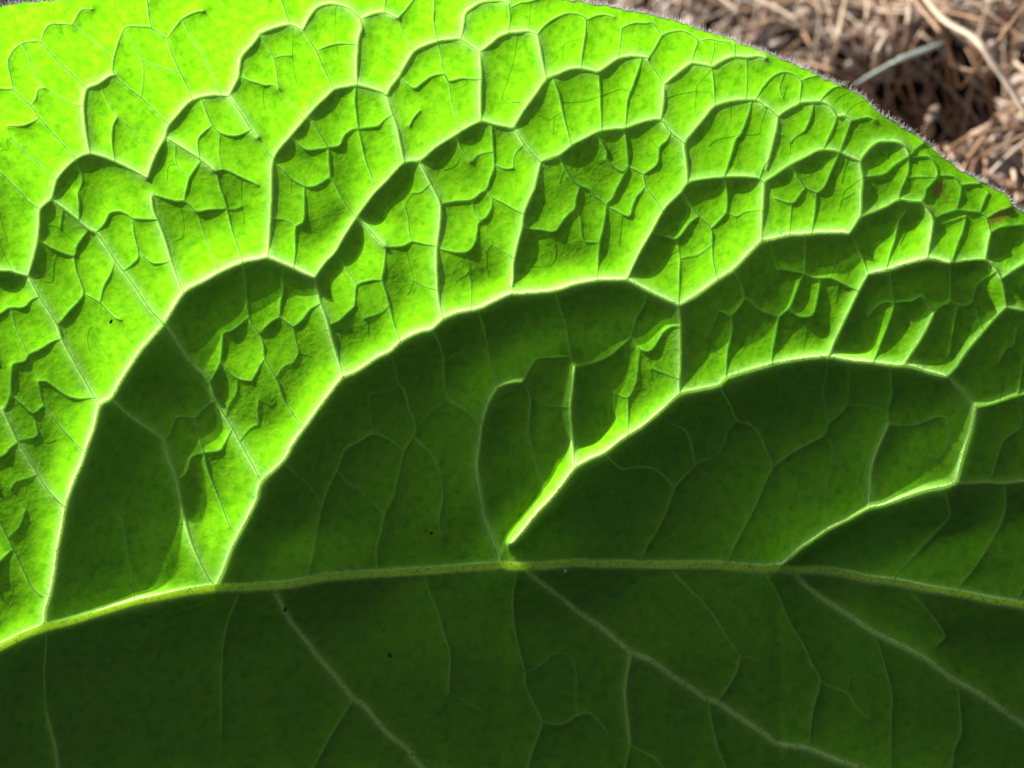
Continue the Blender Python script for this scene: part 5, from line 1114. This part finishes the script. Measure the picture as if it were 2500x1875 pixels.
for (u, v, r) in ((2265, 144, 13), (2302, 152, 14), (1883, 82, 18), (2388, 240, 14), (2440, 180, 16), (2420, 215, 20), (2330, 230, 16), (2390, 290, 12), (2365, 290, 13), (2360, 380, 16), (2130, 60, 16), (2150, 90, 14), (2080, 125, 13), (2460, 420, 16), (2480, 380, 14), (2476, 240, 14), (1960, 40, 15), (1900, 30, 18), (2490, 120, 13), (2320, 300, 12), (2440, 270, 13), (1720, 30, 16), (1660, 20, 15), (1765, 60, 14), (1830, 60, 14), (1990, 20, 14), (2190, 60, 13), (2180, 20, 12)):
    k += 1; put_lump('litter_crumb', u, v, r, M_CRUMB, 'rounded brown crumb of soil or bark in the litter', 'crumb', 'brown crumbs in the litter', rng.uniform(.9, 1.5), k)
# fine litter nobody could count: crumbs and needles
parts = []
for i in range(3300):
    u, v = rng.uniform(1300, 2620), rng.uniform(-130, 570)
    if 2120 < u < 2330 and abs(v - (205 - (u - 2225) * .1)) < 38 and rng.random() < .96: continue
    c = on_ground(u, v); r = rng.uniform(.0008, .0022) if i % 3 else rng.uniform(.002, .0042); c[2] = ground_h(c[0], c[1]) + r * .3
    parts.append(lump(c, r * rng.uniform(.8, 1.8), r, r * .7, 1000 + i, 6, 4))
V, F = join(parts); tag(mesh_obj('soil_crumbs', V, F, M_CRUMB), 'fine brown crumbs covering the ground', 'litter', kind='stuff')
parts = []
for i in range(430):
    u, v = rng.uniform(1300, 2650), rng.uniform(-140, 580)
    if 2120 < u < 2330 and abs(v - (205 - (u - 2225) * .1)) < 75: continue
    c = on_ground(u, v); a = rng.normal(1.1, 1.0); ln = rng.uniform(.02, .09); t = np.linspace(-.5, .5, 7)
    w = rng.normal(0, .006); x = c[0] + np.cos(a) * ln * t - np.sin(a) * w * (t * 2) ** 2; y = c[1] + np.sin(a) * ln * t + np.cos(a) * w * (t * 2) ** 2
    z = ground_h(x, y) + rng.uniform(.001, .010) + rng.normal(0, .08) * ln * t
    parts.append((np.stack([x, y, z], -1), np.full(7, rng.uniform(.0003, .0008))))
V, F = tubes_mesh(parts[::2], 5); tag(mesh_obj('needle_litter', V, F, M_STRAW), 'fine brown needles tangled over the ground', 'litter', kind='stuff')
V, F = tubes_mesh(parts[1::2], 5); tag(mesh_obj('straw_litter', V, F, M_PALE), 'fine pale straws tangled over the ground', 'litter', kind='stuff')

# the same floor carries on around the view
def floor_spot(far):
    a = rng.uniform(0, 2 * np.pi); r = far * math.sqrt(rng.random()); m = on_ground(1900.0, 500.0); return m[0] + r * math.cos(a), m[1] + r * math.sin(a)
def traced(x, y):
    c = (np.array([x, y, 0.0]) - CAM) @ R; u = 1250 - c[0] / c[2] * Z0 / PX; v = 937.5 + c[1] / c[2] * Z0 / PX
    return c[2] < 0 and 1320 < u < 2600 and -110 < v < 550, not (c[2] < 0 and 200 < u < 3000 and -900 < v < 600)
parts = []; pale = []
for i in range(11000):
    x, y = floor_spot(.38 if i % 2 else .85)
    inside, behind = traced(x, y)
    if inside or (behind and i % 2): continue
    r = rng.uniform(.001, .0042); (pale if i % 2 else parts).append(lump(np.array([x, y, ground_h(x, y) + r * .3]), r * rng.uniform(.8, 1.8), r, r * .7, 9000 + i, 6, 4))
V, F = join(pale); tag(mesh_obj('bark_crumbs', V, F, M_CRUMB), 'pale bark crumbs around the litter patch', 'litter', kind='stuff')
V, F = join(parts); tag(mesh_obj('humus_crumbs', V, F, M_CLOD), 'dark humus crumbs scattered over the wider ground', 'litter', kind='stuff')
parts = []
for i in range(1500):
    x0, y0 = floor_spot(.42 if i % 2 else .85)
    inside, behind = traced(x0, y0)
    if inside or behind: continue
    a = rng.uniform(0, 6.28); ln = rng.uniform(.03, .14); t = np.linspace(-.5, .5, 7); w = rng.normal(0, .01)
    x = x0 + np.cos(a) * ln * t - np.sin(a) * w * (t * 2) ** 2; y = y0 + np.sin(a) * ln * t + np.cos(a) * w * (t * 2) ** 2
    parts.append((np.stack([x, y, ground_h(x, y) + rng.uniform(.001, .008) + rng.normal(0, .05) * ln * t], -1), np.full(7, rng.uniform(.0005, .0015))))
V, F = tubes_mesh(parts, 5); tag(mesh_obj('scattered_needles', V, F, M_STRAW), 'dry needles scattered over the wider ground', 'litter', kind='stuff')
